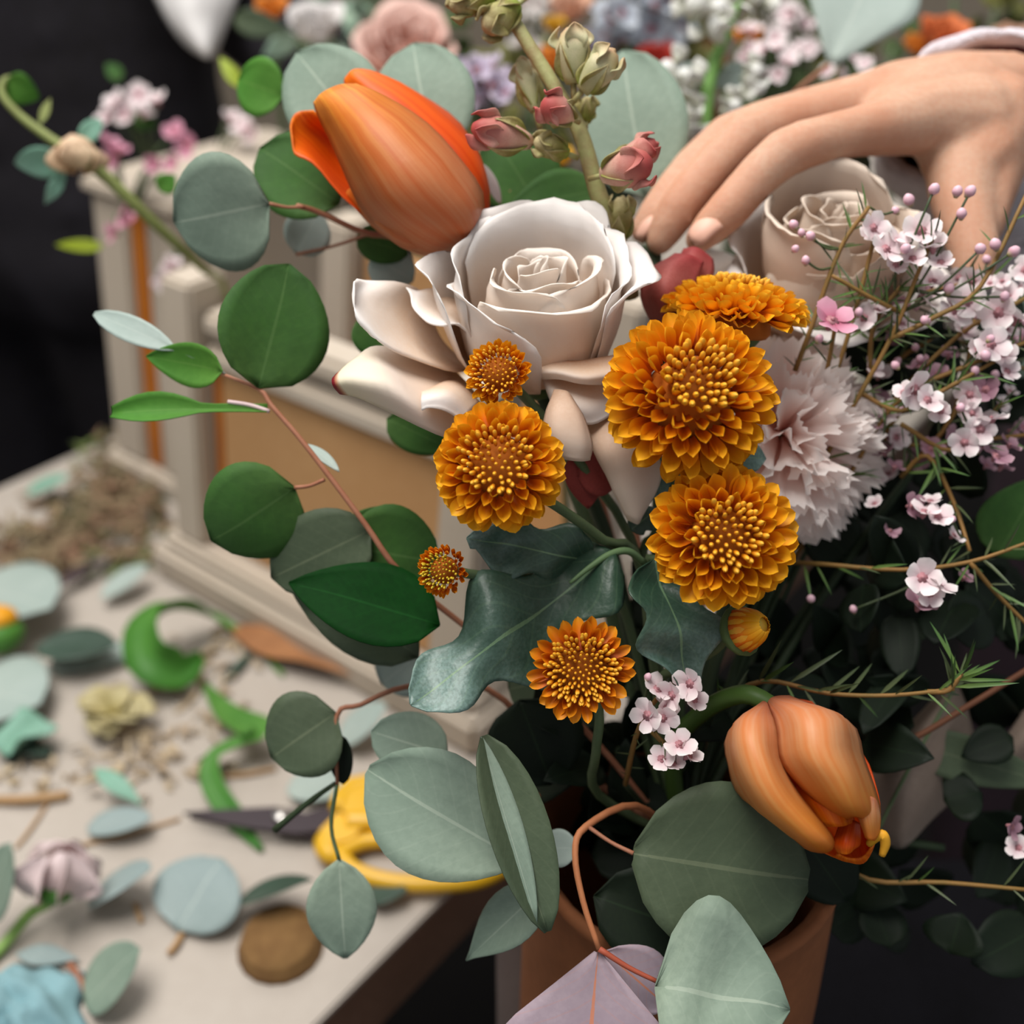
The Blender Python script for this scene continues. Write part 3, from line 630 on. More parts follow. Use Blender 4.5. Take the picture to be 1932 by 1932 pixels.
# ================================================================== tulips
tulip = mat('tulip_petal', [(0, '#bd8e5e'), (.15, '#c47a54'), (.45, '#cf8454'), (.75, '#d8842e'), (1, '#eca040')], rough=.45, trans=.28, spec=.3, stripes=.6, ncol='#c2551c', bump=.04, bscale=300, axis='v')
tuliphot = mat('tulip_petal_hot', [(0, '#d05a20'), (.5, '#e65a06'), (1, '#f88a18')], rough=.45, trans=.32, spec=.3, stripes=.5, ncol='#c62800')
tulipy = mat('tulip_petal_gold', [(0, '#cc8268'), (.3, '#dca070'), (.7, '#dc9240'), (1, '#d87418')], rough=.45, trans=.28, spec=.3, stripes=.6, ncol='#d6742c', bump=.04, bscale=300)
t1c = P(880, 462, .435); t1 = thing('tulip', 'orange tulip with loose petals leaning left above the white rose', 'flower', t1c, 'orange tulips')
TP1 = lambda rows, m, s=1: patch('petal', rows, m, t1, 17, 17, wob=.0005, seed=s, thick=.0007)
# front petal
TP1([[(878, 468, .425), (872, 466, .42), (866, 462, .42), (858, 455, .425)], [(790, 478, .420), (830, 448, .402), (890, 420, .402), (914, 385, .420)], [(690, 405, .418), (745, 380, .392), (830, 335, .390), (868, 300, .414)], [(640, 300, .418), (680, 285, .394), (750, 245, .392), (790, 222, .412)], [(600, 215, .422), (630, 205, .404), (680, 185, .402), (706, 172, .414)], [(592, 192, .424), (606, 176, .416), (640, 162, .415), (672, 160, .420)]], tulip)
# right rear petal
TP1([[(895, 470, .44), (905, 455, .44), (912, 440, .442), (915, 425, .445)], [(850, 420, .436), (905, 390, .425), (922, 360, .43), (912, 320, .45)], [(800, 330, .432), (850, 300, .420), (890, 280, .426), (860, 225, .452)], [(715, 235, .43), (760, 215, .422), (800, 190, .43), (770, 165, .448)], [(655, 165, .432), (680, 150, .428), (715, 140, .432), (700, 135, .44)], [(652, 148, .434), (665, 133, .432), (680, 130, .434), (690, 131, .438)]], tuliphot, 2)
# left, opened petal showing its red inside
TP1([[(850, 462, .445), (840, 455, .45), (830, 445, .452), (820, 430, .452)], [(740, 430, .43), (730, 400, .445), (730, 370, .452), (735, 330, .450)], [(660, 385, .424), (650, 350, .440), (655, 320, .448), (680, 270, .446)], [(595, 312, .424), (590, 285, .436), (605, 262, .442), (635, 235, .440)], [(556, 290, .426), (556, 255, .432), (575, 235, .436), (608, 222, .434)], [(552, 262, .428), (549, 235, .430), (560, 212, .433), (590, 208, .432)]], tuliphot, 3)
# lower petal
TP1([[(880, 474, .43), (865, 472, .425), (850, 468, .42), (835, 460, .42)], [(800, 482, .432), (775, 472, .42), (760, 455, .412), (770, 430, .410)], [(720, 440, .434), (705, 425, .424), (700, 408, .416), (715, 390, .412)], [(668, 390, .434), (664, 378, .428), (668, 365, .424), (680, 362, .42)], [(655, 372, .435), (656, 364, .431), (662, 357, .428), (670, 358, .425)]], tulip, 4)
# rear petal closing the cup
TP1([[(890, 465, .455), (880, 455, .46), (870, 445, .462), (860, 440, .46)], [(840, 400, .46), (820, 380, .47), (800, 370, .47), (790, 380, .462)], [(760, 280, .46), (740, 270, .468), (720, 270, .468), (700, 290, .46)], [(660, 180, .455), (650, 175, .46), (630, 185, .458), (620, 200, .452)], [(622, 172, .452), (618, 170, .453), (612, 176, .452), (610, 182, .45)]], tuliphot, 5)
tube('stem', [t1c, P(930, 520, .45), P(1050, 800, .47), P(1180, 1250, .46), VM], .0035, stemg, t1)
t2c = P(1462, 1335, .385); t2 = thing('tulip', 'closed peach-orange tulip drooping head down at the lower right', 'flower', t2c, 'orange tulips')
TP2 = lambda rows, m, s=1: patch('petal', rows, m, t2, 17, 17, wob=.0005, seed=s, thick=.0007)
# left petal
TP2([[(1450, 1330, .380), (1446, 1326, .378), (1442, 1324, .378), (1438, 1326, .38)], [(1478, 1380, .366), (1430, 1365, .356), (1388, 1365, .362), (1372, 1388, .39)], [(1478, 1440, .360), (1440, 1430, .347), (1392, 1440, .354), (1376, 1450, .39)], [(1515, 1510, .356), (1480, 1510, .344), (1430, 1515, .35), (1396, 1500, .385)], [(1565, 1570, .358), (1545, 1580, .346), (1500, 1580, .35), (1452, 1545, .38)], [(1574, 1590, .360), (1566, 1606, .352), (1546, 1610, .354), (1520, 1600, .372)]], tulipy, 1)
# right / front petal
TP2([[(1448, 1328, .380), (1456, 1320, .378), (1470, 1316, .378), (1490, 1314, .38)], [(1466, 1370, .362), (1510, 1345, .352), (1570, 1345, .356), (1602, 1362, .385)], [(1472, 1430, .358), (1525, 1420, .344), (1590, 1415, .348), (1630, 1430, .382)], [(1508, 1480, .356), (1560, 1478, .343), (1615, 1475, .347), (1650, 1490, .378)], [(1560, 1525, .358), (1595, 1530, .346), (1630, 1525, .35), (1660, 1530, .375)], [(1600, 1545, .36), (1612, 1540, .355), (1630, 1545, .355), (1655, 1545, .37)]], tulipy, 2)
# hot inner petal showing in the slit
TP2([[(1468, 1390, .372), (1480, 1390, .368), (1490, 1395, .368), (1500, 1400, .37)], [(1475, 1440, .368), (1500, 1440, .360), (1530, 1445, .360), (1550, 1440, .365)], [(1500, 1500, .364), (1530, 1500, .357), (1570, 1505, .358), (1600, 1500, .365)], [(1545, 1560, .362), (1565, 1560, .358), (1590, 1560, .358), (1610, 1550, .365)]], tuliphot, 3)
# rear petal and ragged tips
TP2([[(1440, 1335, .395), (1460, 1325, .40), (1500, 1320, .402), (1530, 1325, .40)], [(1395, 1420, .395), (1450, 1400, .42), (1550, 1390, .42), (1625, 1420, .395)], [(1440, 1530, .388), (1500, 1520, .41), (1590, 1500, .41), (1655, 1500, .385)], [(1560, 1610, .376), (1590, 1615, .385), (1630, 1615, .385), (1660, 1560, .375)], [(1580, 1612, .37), (1600, 1620, .374), (1625, 1618, .374), (1645, 1600, .37)]], tuliphot, 4)
TP2([[(1612, 1500, .360), (1625, 1500, .357), (1645, 1505, .36), (1655, 1520, .365)], [(1622, 1545, .357), (1632, 1545, .353), (1648, 1545, .356), (1658, 1545, .362)], [(1632, 1580, .357), (1640, 1585, .355), (1648, 1585, .357), (1656, 1568, .36)]], tulipy, 5)
TP2([[(1585, 1545, .366), (1600, 1545, .364), (1612, 1548, .364), (1620, 1552, .366)], [(1572, 1590, .364), (1590, 1590, .360), (1605, 1592, .36), (1622, 1590, .364)], [(1580, 1608, .364), (1592, 1612, .361), (1602, 1610, .361), (1612, 1600, .364)]], tuliphot, 6)
ylw = mat('stamen_yellow', '#d89a24', rough=.6)
tube('stamen', [P(1640, 1592, .366), P(1655, 1578, .362), P(1666, 1575, .361), P(1670, 1592, .362), P(1664, 1614, .363)], [.0012, .0016, .0017, .0017, .0011], ylw, t2)
tube('stem', [t2c, P(1405, 1310, .39), P(1330, 1340, .41), P(1270, 1420, .43), VM], .0035, mat('tulip_stem', '#3f5a24', rough=.5), t2)
# ================================================================== carnation
carn = mat('carnation_petal', [(0, '#f0aa94'), (.35, '#f6d0c2'), (.7, '#fbeae4'), (1, '#fdf6f2')], rough=.6, trans=.5, spec=.15, rnd=.06)
cc = P(1514, 795, .425); ca = thing('carnation', 'pale pink ruffled carnation right of the orange chrysanthemums', 'flower', cc)
def carn_petal(seed):
    rd = random.Random(seed); vs_, uvs = [], []; nu, nv = 25, 9; ph = rd.uniform(0, 6); k = rd.choice((4.5, 5.5, 6.5))
    for j in range(nv):
        v = j/(nv-1)
        for i in range(nu):
            u = 2*i/(nu-1)-1; hw = .05+.48*v**1.3; le = v*(1-.12*u*u)+.05*v**3*math.sin(k*u*.8+ph*1.3)
            if j == nv-1: le += .05*(1 if i % 2 else -.5)+rd.uniform(-.02, .02)
            z = .12*v**2.4*math.sin(k*u+ph)+.035*v**3*math.sin(2.3*k*u+ph*2)-.12*v*v
            vs_.append((u*hw, le, z)); uvs.append((i/(nu-1), v))
    return meshdata('petal', vs_, gridfaces(nu, nv), carn, uvs)
CP = [carn_petal(i) for i in range(8)]
cax = D(.22, .18, 1).normalized(); s1 = cax.orthogonal().normalized(); s2 = cax.cross(s1); Rc = S(156, .425); rd = random.Random(4)
cb = cc-cax*Rc*.62
for i in range(54):
    f = (i+.5)/54; az = i*GA+rd.uniform(-.3, .3); th = math.radians(4+92*f**.62)+rd.uniform(-.12, .12); er = s1*math.cos(az)+s2*math.sin(az)
    dr = (er*math.sin(th)+cax*math.cos(th)); L = Rc*(1.0+.16*rd.random()+.10*f)*(1+.16*max(0, dr.dot(D(0, -1, 0))))
    tw = Matrix.Rotation(rd.uniform(-1.3, 1.3)*(1-.7*f), 3, dr)
    inst('petal', CP[i % 8], frame(cb, dr, tw @ (cax*math.sin(th)-er*math.cos(th)), L*(.62+.36*f), L, L*.9), ca)
ell('calyx', cb-cax*.016, cax, .007, .02, calyx, ca)
tube('stem', [cb-cax*.012, P(1480, 980, .455), P(1350, 1250, .45), VM], .0022, stemdark, ca)
# ================================================================== flowering stem with half-open buds
stk = mat('stock_stem', [(0, '#8d8550'), (.5, '#9aa06a'), (1, '#a6a070')], rough=.65, nz=.5, nscale=160, ncol='#8a6a4c', bump=.15, bscale=400)
sepal = mat('stock_sepal', [(0, '#86a03a'), (.4, '#8a8a48'), (1, '#bcae84')], rough=.7, nz=.6, nscale=260, ncol='#6e5d2e', bump=.2, bscale=400)
budpink = mat('stock_petal', [(0, '#e2cdb0'), (.5, '#d9a898'), (1, '#b04a48')], rough=.6, trans=.2, nz=.4, nscale=180, ncol='#b86058')
budgreen = mat('stock_petal_green', [(0, '#b8b888'), (.6, '#d6cfaa'), (1, '#c59a78')], rough=.6, trans=.2, nz=.4, nscale=180, ncol='#9aa06a')
sk0 = P(1170, 470, .425); sk = thing('stock_stem', 'tall green stem with half-open pinkish buds rising above the white rose', 'flower stem', sk0)
spine = [P(1190, 560, .435), P(1170, 470, .425), P(1130, 370, .42), P(1095, 250, .418), P(1050, 170, .418), P(985, 65, .42), P(940, -10, .422), P(890, -90, .425)]
tube('stem', spine, [.0036, .0036, .0034, .003, .0028, .0026, .0024, .002], stk, sk, 10, 6)
def stockbud(b, tpt, d0, d1, w, m, seed=0, label=None):
    A_ = P(*b, d0); B_ = P(*tpt, d1); ax = B_-A_; L = ax.length; r = S(w, d0)/2
    ped = tube('pedicel', [A_-ax*.35, A_+ax*.1], .0011, stk, sk, 6)
    bo = ell('bud', A_, ax, r, L, m, sk, 12, 9, lambda q: (.45+.55*math.sin(math.pi*min(1, q*.72))) if q < .75 else (.8-.5*((q-.75)/.25)**2))
    ax = ax.normalized(); a1 = ax.orthogonal().normalized(); a2 = ax.cross(a1); ORG[bo.name] = ORG[sk.name]
    for k in range(3):
        an = k*2.1+seed; er = a1*math.cos(an)+a2*math.sin(an)
        g = leaf_geo(A_-er*r*.1, A_+ax*L*(.75 if k else .6)+er*r*.95, r*1.2, 'lance', 0, .5, .22, zh=er)
        mk('sepal', g[0], g[1], sepal, bo, g[2], thick=.0004)
        an += 1.0; er = a1*math.cos(an)+a2*math.sin(an)
        g = leaf_geo(A_+ax*L*.45+er*r*.3, A_+ax*L*1.05+er*r*.7, r*1.3, 'obov', 0, .6, .2, wave=.8, zh=er, seed=seed+k)
        mk('petal', g[0], g[1], m, bo, g[2], thick=.0004)
stockbud((1082, 158), (1078, 52), .412, .408, 66, budgreen, 1); stockbud((1098, 172), (1160, 98), .410, .404, 62, budgreen, 2)
stockbud((1076, 222), (1028, 196), .408, .396, 58, budpink, 3); stockbud((1000, 268), (893, 240), .412, .400, 62, budpink, 4)
stockbud((1140, 330), (1226, 306), .405, .392, 76, budpink, 5); stockbud((1160, 310), (1238, 268), .412, .408, 46, budpink, 6)
stockbud((1010, 210), (985, 118), .43, .432, 44, budgreen, 7); stockbud((975, 10), (915, 55), .42, .415, 62, sepal, 8)
stockbud((930, -5), (850, 14), .42, .416, 50, sepal, 9); stockbud((1165, 460), (1172, 372), .424, .42, 50, sepal, 10)
stockbud((1070, 290), (1010, 265), .414, .408, 46, sepal, 11); stockbud((1105, 230), (1108, 185), .43, .432, 38, sepal, 12)
# pink-red folded petals beside and behind the white rose
redp = mat('red_pink_petal', [(0, '#8a3630'), (.5, '#b06058'), (1, '#a23a3c')], rough=.6, trans=.2, nz=.4, nscale=60, ncol='#8a2c2c')
ap0 = P(1250, 620, .43); ap = thing('alstroemeria', 'dusky red folded petals wedged between the white rose and orange chrysanthemum', 'flower', ap0)
patch('petal', [[(1250, 640, .425), (1270, 630, .415), (1310, 620, .42)], [(1208, 560, .424), (1250, 550, .408), (1310, 560, .418)], [(1225, 510, .424), (1270, 500, .412), (1320, 520, .42)], [(1275, 478, .428), (1300, 480, .42), (1330, 495, .425)]], redp, ap, wob=.001)
patch('petal', [[(1240, 600, .432), (1280, 580, .428), (1320, 580, .43)], [(1260, 520, .432), (1300, 500, .424), (1345, 520, .43)], [(1290, 470, .436), (1315, 468, .43), (1345, 490, .434)]], redp, ap, wob=.001, seed=3)
tube('stem', [ap0, P(1240, 900, .45), P(1240, 1250, .45), VM], .002, stemdark, ap)
ap1 = P(1000, 450, .45); ar = thing('alstroemeria', 'dusky pink petal rim peeking out behind the top of the white rose', 'flower', ap1)
patch('petal', [[(945, 440, .452), (1010, 440, .446), (1080, 440, .45)], [(940, 412, .455), (1000, 405, .448), (1075, 415, .452)], [(950, 400, .458), (1000, 396, .452), (1070, 408, .456)]], redp, ar, wob=.001)
tube('stem', [ap1, P(1080, 800, .47), P(1200, 1200, .46), VM], .002, stemdark, ar)
# ================================================================== foliage materials
eug = mat('euc_green', [(0, '#4a6a34'), (.5, '#426b30'), (1, '#3c5f2e')], rough=.66, spec=.18, trans=.22, nz=.5, nscale=26, ncol='#36552c', vein='#5e7f48', veinstr=.45, bump=.08, bscale=250)
eub = mat('euc_bright', [(0, '#5f8f3a'), (1, '#4f8a34')], rough=.62, spec=.2, trans=.28, nz=.4, nscale=26, ncol='#3f7228', vein='#78a050', veinstr=.4, bump=.08, bscale=250)
euy = mat('euc_grey', [(0, '#8c9c8a'), (.5, '#849585'), (1, '#76897a')], rough=.65, trans=.12, nz=.5, nscale=30, ncol='#6d7f70', vein='#a9b5a4', veinstr=.5, bump=.1, bscale=250)
eup = mat('euc_pale', [(0, '#aebab2'), (1, '#a3b2ac')], rough=.65, trans=.15, nz=.4, nscale=30, ncol='#93a49c', vein='#c0c9c0', veinstr=.4)
eud = mat('euc_dark', [(0, '#4f5b44'), (1, '#46543f')], rough=.6, trans=.1, nz=.5, nscale=34, ncol='#3d4a36', vein='#6d765c', veinstr=.5, bump=.1, bscale=250)
eum = mat('euc_mauve', [(0, '#a5939a'), (.6, '#a2929c'), (1, '#978a95')], rough=.65, trans=.12, nz=.5, nscale=40, ncol='#8b7a86', vein='#c07a5c', veinstr=.9)
deep = mat('deep_green', [(0, '#0c3c10'), (1, '#08300c')], rough=.7, trans=.12, spec=.08, nz=.5, nscale=30, ncol='#052208', vein='#1f5a24', veinstr=.25)
filler = mat('filler_shaded_green', [(0, '#141f10'), (1, '#101c11')], rough=.6, trans=.1, spec=.2, nz=.5, nscale=40, ncol='#0b150d', vein='#22341e', veinstr=.4)  # near-black green holds the shade of the bouquet's interior
taup = mat('taupe_leaf', [(0, '#8c7a6c'), (1, '#9a8a7e')], rough=.7, trans=.15, nz=.5, nscale=40, ncol='#7d6b5e')
EUG = 'eucalyptus leaves of the bouquet'
# ---- left branch: stem and its leaves
lb0 = P(780, 1110, .42)
lb = thing('eucalyptus_branch', 'eucalyptus branch with round green leaves fanning out to the left', 'foliage', lb0, EUG)
LBS = [VM, P(1060, 1330, .44), P(900, 1200, .43), P(760, 1085, .415), P(690, 990, .412), P(615, 890, .412), P(560, 820, .413), P(512, 765, .414), P(490, 735, .415), P(425, 708, .417)]
tube('stem', LBS, [.0014, .0013, .0012, .0012, .0011, .0011, .001, .001, .0009, .0006], twig, lb, 8)
def lf(spec, m, par=lb, pet=None, **kw):
    o = pleaf('leaf', spec, m, par, **kw)
    if pet: tube('petiole', [P(*pet), P((pet[0]+spec[0])/2, (pet[1]+spec[1])/2+4, (pet[2]+spec[2])/2), P(*spec[:3])], [.0008, .0007, .0008], twig, o, 6)
    return o
lf((487, 732, .414, 545, 498, .420, 212), eug, prof='round', cup=.12, bend=.08, roll=12)
lf((420, 700, .417, 276, 672, .425, 84), eub, prof='ovate', cup=.3, bend=-.12, roll=-8)
lf((505, 772, .414, 212, 780, .420, 60), eub, prof=lambda t: .30 if t < .4 else max(.02, .30+.75*math.sin(math.pi*(t-.4)/.62)), cup=.6, bend=.05, roll=28)
tube('petiole', [P(508, 776, .4137), P(470, 764, .414), P(430, 758, .4145)], .0008, mat('pale_petiole', '#cdb4b4', rough=.6), lb)
lf((556, 920, .415, 398, 1020, .418, 205), eug, pet=(612, 905, .412), prof='round', cup=-.12, bend=.1, roll=-15)
lf((700, 1000, .418, 512, 1090, .428, 165), eud, prof='round', cup=.1, bend=.1)
lf((650, 1030, .42, 830, 1060, .425, 190), eug, prof='round', cup=.1, bend=.05, roll=8)
lf((645, 1010, .425, 720, 955, .428, 40), eug, prof='ovate')
lf((640, 890, .414, 575, 838, .42, 26), eup, prof='oval', roll=40)
lf((425, 705, .42, 178, 592, .435, 52), eup, prof=lambda t: max(.02, math.sin(math.pi*max(0, (t-.35)/.66))**.6 if t > .35 else .03), roll=10)
# ---- two overlapping dark leaves beneath and the long deep green leaf
dl = pleaf('lemon_leaf', (830, 1180, .405, 545, 1100, .412, 165), deep, prof='ovate', fold=.15, cup=.1, bend=.05, roll=20)
tag(dl, 'long glossy deep green leaf beside the tiny orange chrysanthemum', 'leaf')
k = pleaf('eucalyptus_leaf', (790, 1240, .43, 520, 1040, .44, 150), eud, prof='ovate', cup=.1); tag(k, 'shadowed dull green leaf behind the long glossy green leaf', 'leaf', EUG)
# ---- upper left branch with grey leaves, stem running to the rose
ub = thing('eucalyptus_branch', 'grey-leaved eucalyptus branch behind the leaning tulip and white rose', 'foliage', P(800, 500, .46), EUG)
tube('stem', [VM, P(1120, 900, .48), P(960, 560, .47), P(760, 455, .455), P(690, 440, .45), P(600, 400, .445), P(560, 388, .44)], [.002, .002, .0017, .0014, .0012, .0011, .001], twig, ub, 8)
lf((508, 384, .436, 328, 420, .440, 222), euy, ub, (575, 390, .441), prof='round', cup=.06, bend=.05, roll=-5)
lf((640, 385, .452, 490, 280, .456, 172), eug, ub, prof='round', roll=10)
lf((700, 275, .462, 560, 100, .475, 190), euy, ub, prof='round', cup=.1)
lf((820, 300, .465, 780, 82, .478, 200), euy, ub, prof='round', cup=.1, roll=-8)
lf((560, 480, .47, 600, 400, .475, 90), eup, ub, (700, 440, .455), prof='round')
lf((672, 445, .458, 770, 480, .462, 70), eug, ub, prof='round')
lf((700, 480, .462, 780, 530, .468, 90), eup, ub, prof='round')
lf((535, 180, .50, 450, 150, .51, 110), eub, ub, prof='round')
# ---- leaves behind the stock stem
mb = thing('eucalyptus_branch', 'eucalyptus branch with green and pale leaves behind the budded stem', 'foliage', P(1050, 480, .47), EUG)
tube('stem', [VM, P(1180, 900, .49), P(1080, 560, .48), P(1000, 420, .475), P(960, 360, .47)], [.002, .002, .0016, .0013, .001], twig, mb, 8)
lf((1020, 400, .47, 930, 255, .475, 160), eug, mb, prof='round', roll=10)
lf((1130, 360, .465, 955, 400, .46, 110), eug, mb, prof='ovate', roll=25)
lf((1220, 370, .485, 1175, 95, .495, 205), euy, mb, prof='round', cup=.1, roll=-8)
lf((945, 385, .455, 912, 310, .452, 22), mat('dusk_leaf', '#a49a98', rough=.7), mb, prof='oval')
lf((730, 790, .44, 845, 845, .445, 80), eug, mb, prof='round'); lf((690, 590, .445, 735, 690, .45, 90), eug, mb, prof='ovate')
lf((1190, 520, .46, 1245, 470, .465, 70), eud, mb, prof='ovate')
# ---- pale leaf at the top right edge
tr = thing('eucalyptus_branch', 'single pale grey-green leaf at the top right, above the hand', 'foliage', P(1560, 125, .60), EUG)
lf((1568, 120, .60, 1660, -80, .605, 215), eup, tr, prof=lambda t: max(.03, min(1, .08+1.75*t))*(1 if t < .6 else math.sqrt(max(0, 1-((t-.6)/.42)**2))), cup=.1, roll=-5); tube('stem', [P(1565, 122, .60), P(1500, 175, .605), P(1440, 260, .61), P(1380, 600, .56), VM], .0012, twig, tr)
lf((1640, 330, .50, 1570, 300, .51, 70), eud, tr, prof='round')
# ---- lower leaves hanging over the vase
lo = thing('eucalyptus_branch', 'grey eucalyptus branch drooping over the front of the terracotta vase', 'foliage', P(1100, 1560, .40), EUG)
tube('stem', [VM, P(1200, 1520, .41), P(1105, 1560, .395), P(1085, 1610, .39), P(1100, 1700, .385), P(1130, 1790, .382)], [.0014, .0014, .0013, .0012, .0011, .001], mat('peach_twig', '#b0714a', rough=.6, nz=.4, nscale=200, ncol='#9a5a38'), lo, 8)
lf((985, 1625, .392, 694, 1452, .404, 232), euy, lo, prof=lambda t: max(.02, math.sin(math.pi*t**1.12))**.62, cup=.16, bend=.10, roll=-10, fold=.12)
# folded leaf, two halves
lf((912, 1388, .385, 1032, 1758, .372, 122), eud, lo, prof=lambda t: max(.02, math.sin(math.pi*t**.95))**.55, fold=.55, cup=.1, bend=-.02, roll=-18)
g = leaf_geo(P(908, 1390, .384), P(1012, 1742, .370), S(58, .378), lambda t: max(.02, math.sin(math.pi*t))**.7, -24, .2, .0); mk('leaf', g[0], g[1], euy, lo, g[2], thick=.0004)
lf((1048, 1655, .405, 880, 1812, .412, 100), euy, lo, prof='lance', fold=.3, cup=.15, roll=5)
lf((1090, 1600, .41, 1010, 1600, .42, 70), eup, lo, prof='ovate')
lf((1195, 1610, .386, 1525, 1660, .392, 318), eud, lo, (1110, 1560, .395), prof=lambda t: max(.02, math.sin(math.pi*t**.95))**.52, cup=.08, bend=.08, roll=6)
lf((1120, 1690, .40, 1400, 1790, .405, 190), filler, lo, prof='round')
lf((1500, 1560, .41, 1600, 1700, .415, 130), filler, lo, prof='round')
lf((1236, 1862, .374, 1490, 1905, .366, 330), euy, lo, prof='ovate', cup=.25, bend=.12, roll=-10, wave=.4, fold=.1)
lf((1128, 1796, .384, 1100, 2120, .372, 330), eum, lo, prof=lambda t: max(.03, min(1, .04+2.0*t))*(1 if t < .5 else math.sqrt(max(0, 1-((t-.5)/.52)**2))), cup=.1, bend=.05)
lf((1140, 1795, .390, 1260, 1900, .392, 130), eum, lo, prof='oval', cup=.1)
tube('petiole', [P(1130, 1790, .382), P(1185, 1825, .381), P(1240, 1852, .380)], [.0011, .0009, .0008], mat('red_petiole', '#9a4a34', rough=.6), lo)
lo2 = None
# ---- left low leaves hung on a fine twig
ll = thing('eucalyptus_branch', 'fine twig with round dark and blue-grey leaves hanging above the scissors', 'foliage', P(650, 1420, .44), EUG)
tube('stem', [VM, P(1050, 1420, .45), P(920, 1300, .44), P(770, 1295, .432), P(680, 1330, .43), P(636, 1350, .43), P(636, 1480, .43)], [.0016, .0015, .0013, .0011, .001, .001, .0007], twig, ll, 7)
lf((634, 1345, .43, 512, 1430, .432, 170), eud, ll, prof='round', cup=.1, roll=6)
lf((640, 1385, .434, 648, 1480, .436, 46), filler, ll, prof='round', roll=10)
lf((845, 1425, .42, 700, 1380, .425, 120), euy, ll, prof='round', cup=.15)
lf((640, 1622, .43, 652, 1808, .43, 132), euy, ll, prof=lambda t: max(.02, math.sin(math.pi*t**.9))**.72, cup=.12, roll=5)
tube('stem', [P(636, 1480, .43), P(625, 1560, .432), P(640, 1622, .43)], .0008, stemg, ll)
tube('stem', [P(632, 1478, .43), P(580, 1515, .434), P(518, 1566, .438)], [.0009, .0012, .0015], stemdark, ll)
lf((790, 1235, .45, 720, 1290, .46, 110), eup, ll, prof='oval')
lf((1010, 1290, .43, 960, 1300, .44, 90), eud, ll, prof='round'); lf((980, 1320, .425, 1040, 1480, .43, 190), filler, ll, prof='round')
# ================================================================== chrysanthemum leaves (lobed)
mumleaf = mat('mum_leaf', [(0, '#2c4634'), (.45, '#41594a'), (1, '#76908a')], rough=.42, spec=.45, trans=.08, nz=.7, nscale=60, ncol='#25402f', vein='#6d8a66', veinstr=.8, bump=.35, bscale=160)  # paler grey towards the tip paints the leaf's highlight
def lobed(t, k=3.0, depth=.42, ph=.0):
    b = max(0, math.sin(math.pi*min(1, t**.8)))**.6
    return b*(1-depth*(.5+.5*math.cos(2*math.pi*k*t+ph))*(1 if .12 < t < .95 else .2))
m1 = thing('chrysanthemum_leaf', 'big lobed grey-green leaf spread below the left chrysanthemum', 'leaf', P(1150, 1040, .40), 'chrysanthemum leaves')
pleaf('blade', (1160, 1042, .398, 775, 1330, .372, 265), mumleaf, m1, prof=lambda t: lobed(t, 2.6, .50, 1.2), roll=8, cup=-.15, bend=-.10, wave=1.0, nu=17, nv=33, seed=2, fold=.10)
pleaf('blade', (1120, 1060, .402, 880, 1015, .388, 150), mumleaf, m1, prof=lambda t: lobed(t, 2, .45, .6), roll=-6, cup=.2, bend=-.1, wave=.8, nu=13, nv=23, seed=5)
tube('petiole', [P(1215, 1062, .405), P(1185, 1040, .400), P(1150, 1046, .397), P(1110, 1072, .3935), P(1075, 1100, .391)], [.0014, .0014, .0013, .001, .0006], mat('mum_midrib', '#5f7a52', rough=.5), m1)
m2 = thing('chrysanthemum_leaf', 'dark curled lobed leaf between the two lowest chrysanthemums', 'leaf', P(1260, 1060, .40), 'chrysanthemum leaves')
pleaf('blade', (1235, 1055, .395, 1300, 1300, .390, 190), mumleaf, m2, prof=lambda t: lobed(t, 2.2, .4, .9), roll=-15, cup=.25, bend=.15, wave=1, nu=15, nv=25, seed=3, fold=.2)
m3 = thing('chrysanthemum_leaf', 'small dark toothed leaf tucked under the largest chrysanthemum', 'leaf', P(1400, 880, .40), 'chrysanthemum leaves')
pleaf('blade', (1340, 860, .40, 1445, 865, .405, 80), mumleaf, m3, prof=lambda t: lobed(t, 3, .3), nu=11, nv=19); pleaf('blade', (1230, 850, .40, 1255, 960, .41, 50), mumleaf, m3, prof=lambda t: lobed(t, 3, .3), nu=11, nv=19)
pleaf('blade', (1190, 1000, .41, 1240, 960, .41, 55), mumleaf, m3, prof=lambda t: lobed(t, 3, .3), nu=11, nv=19)
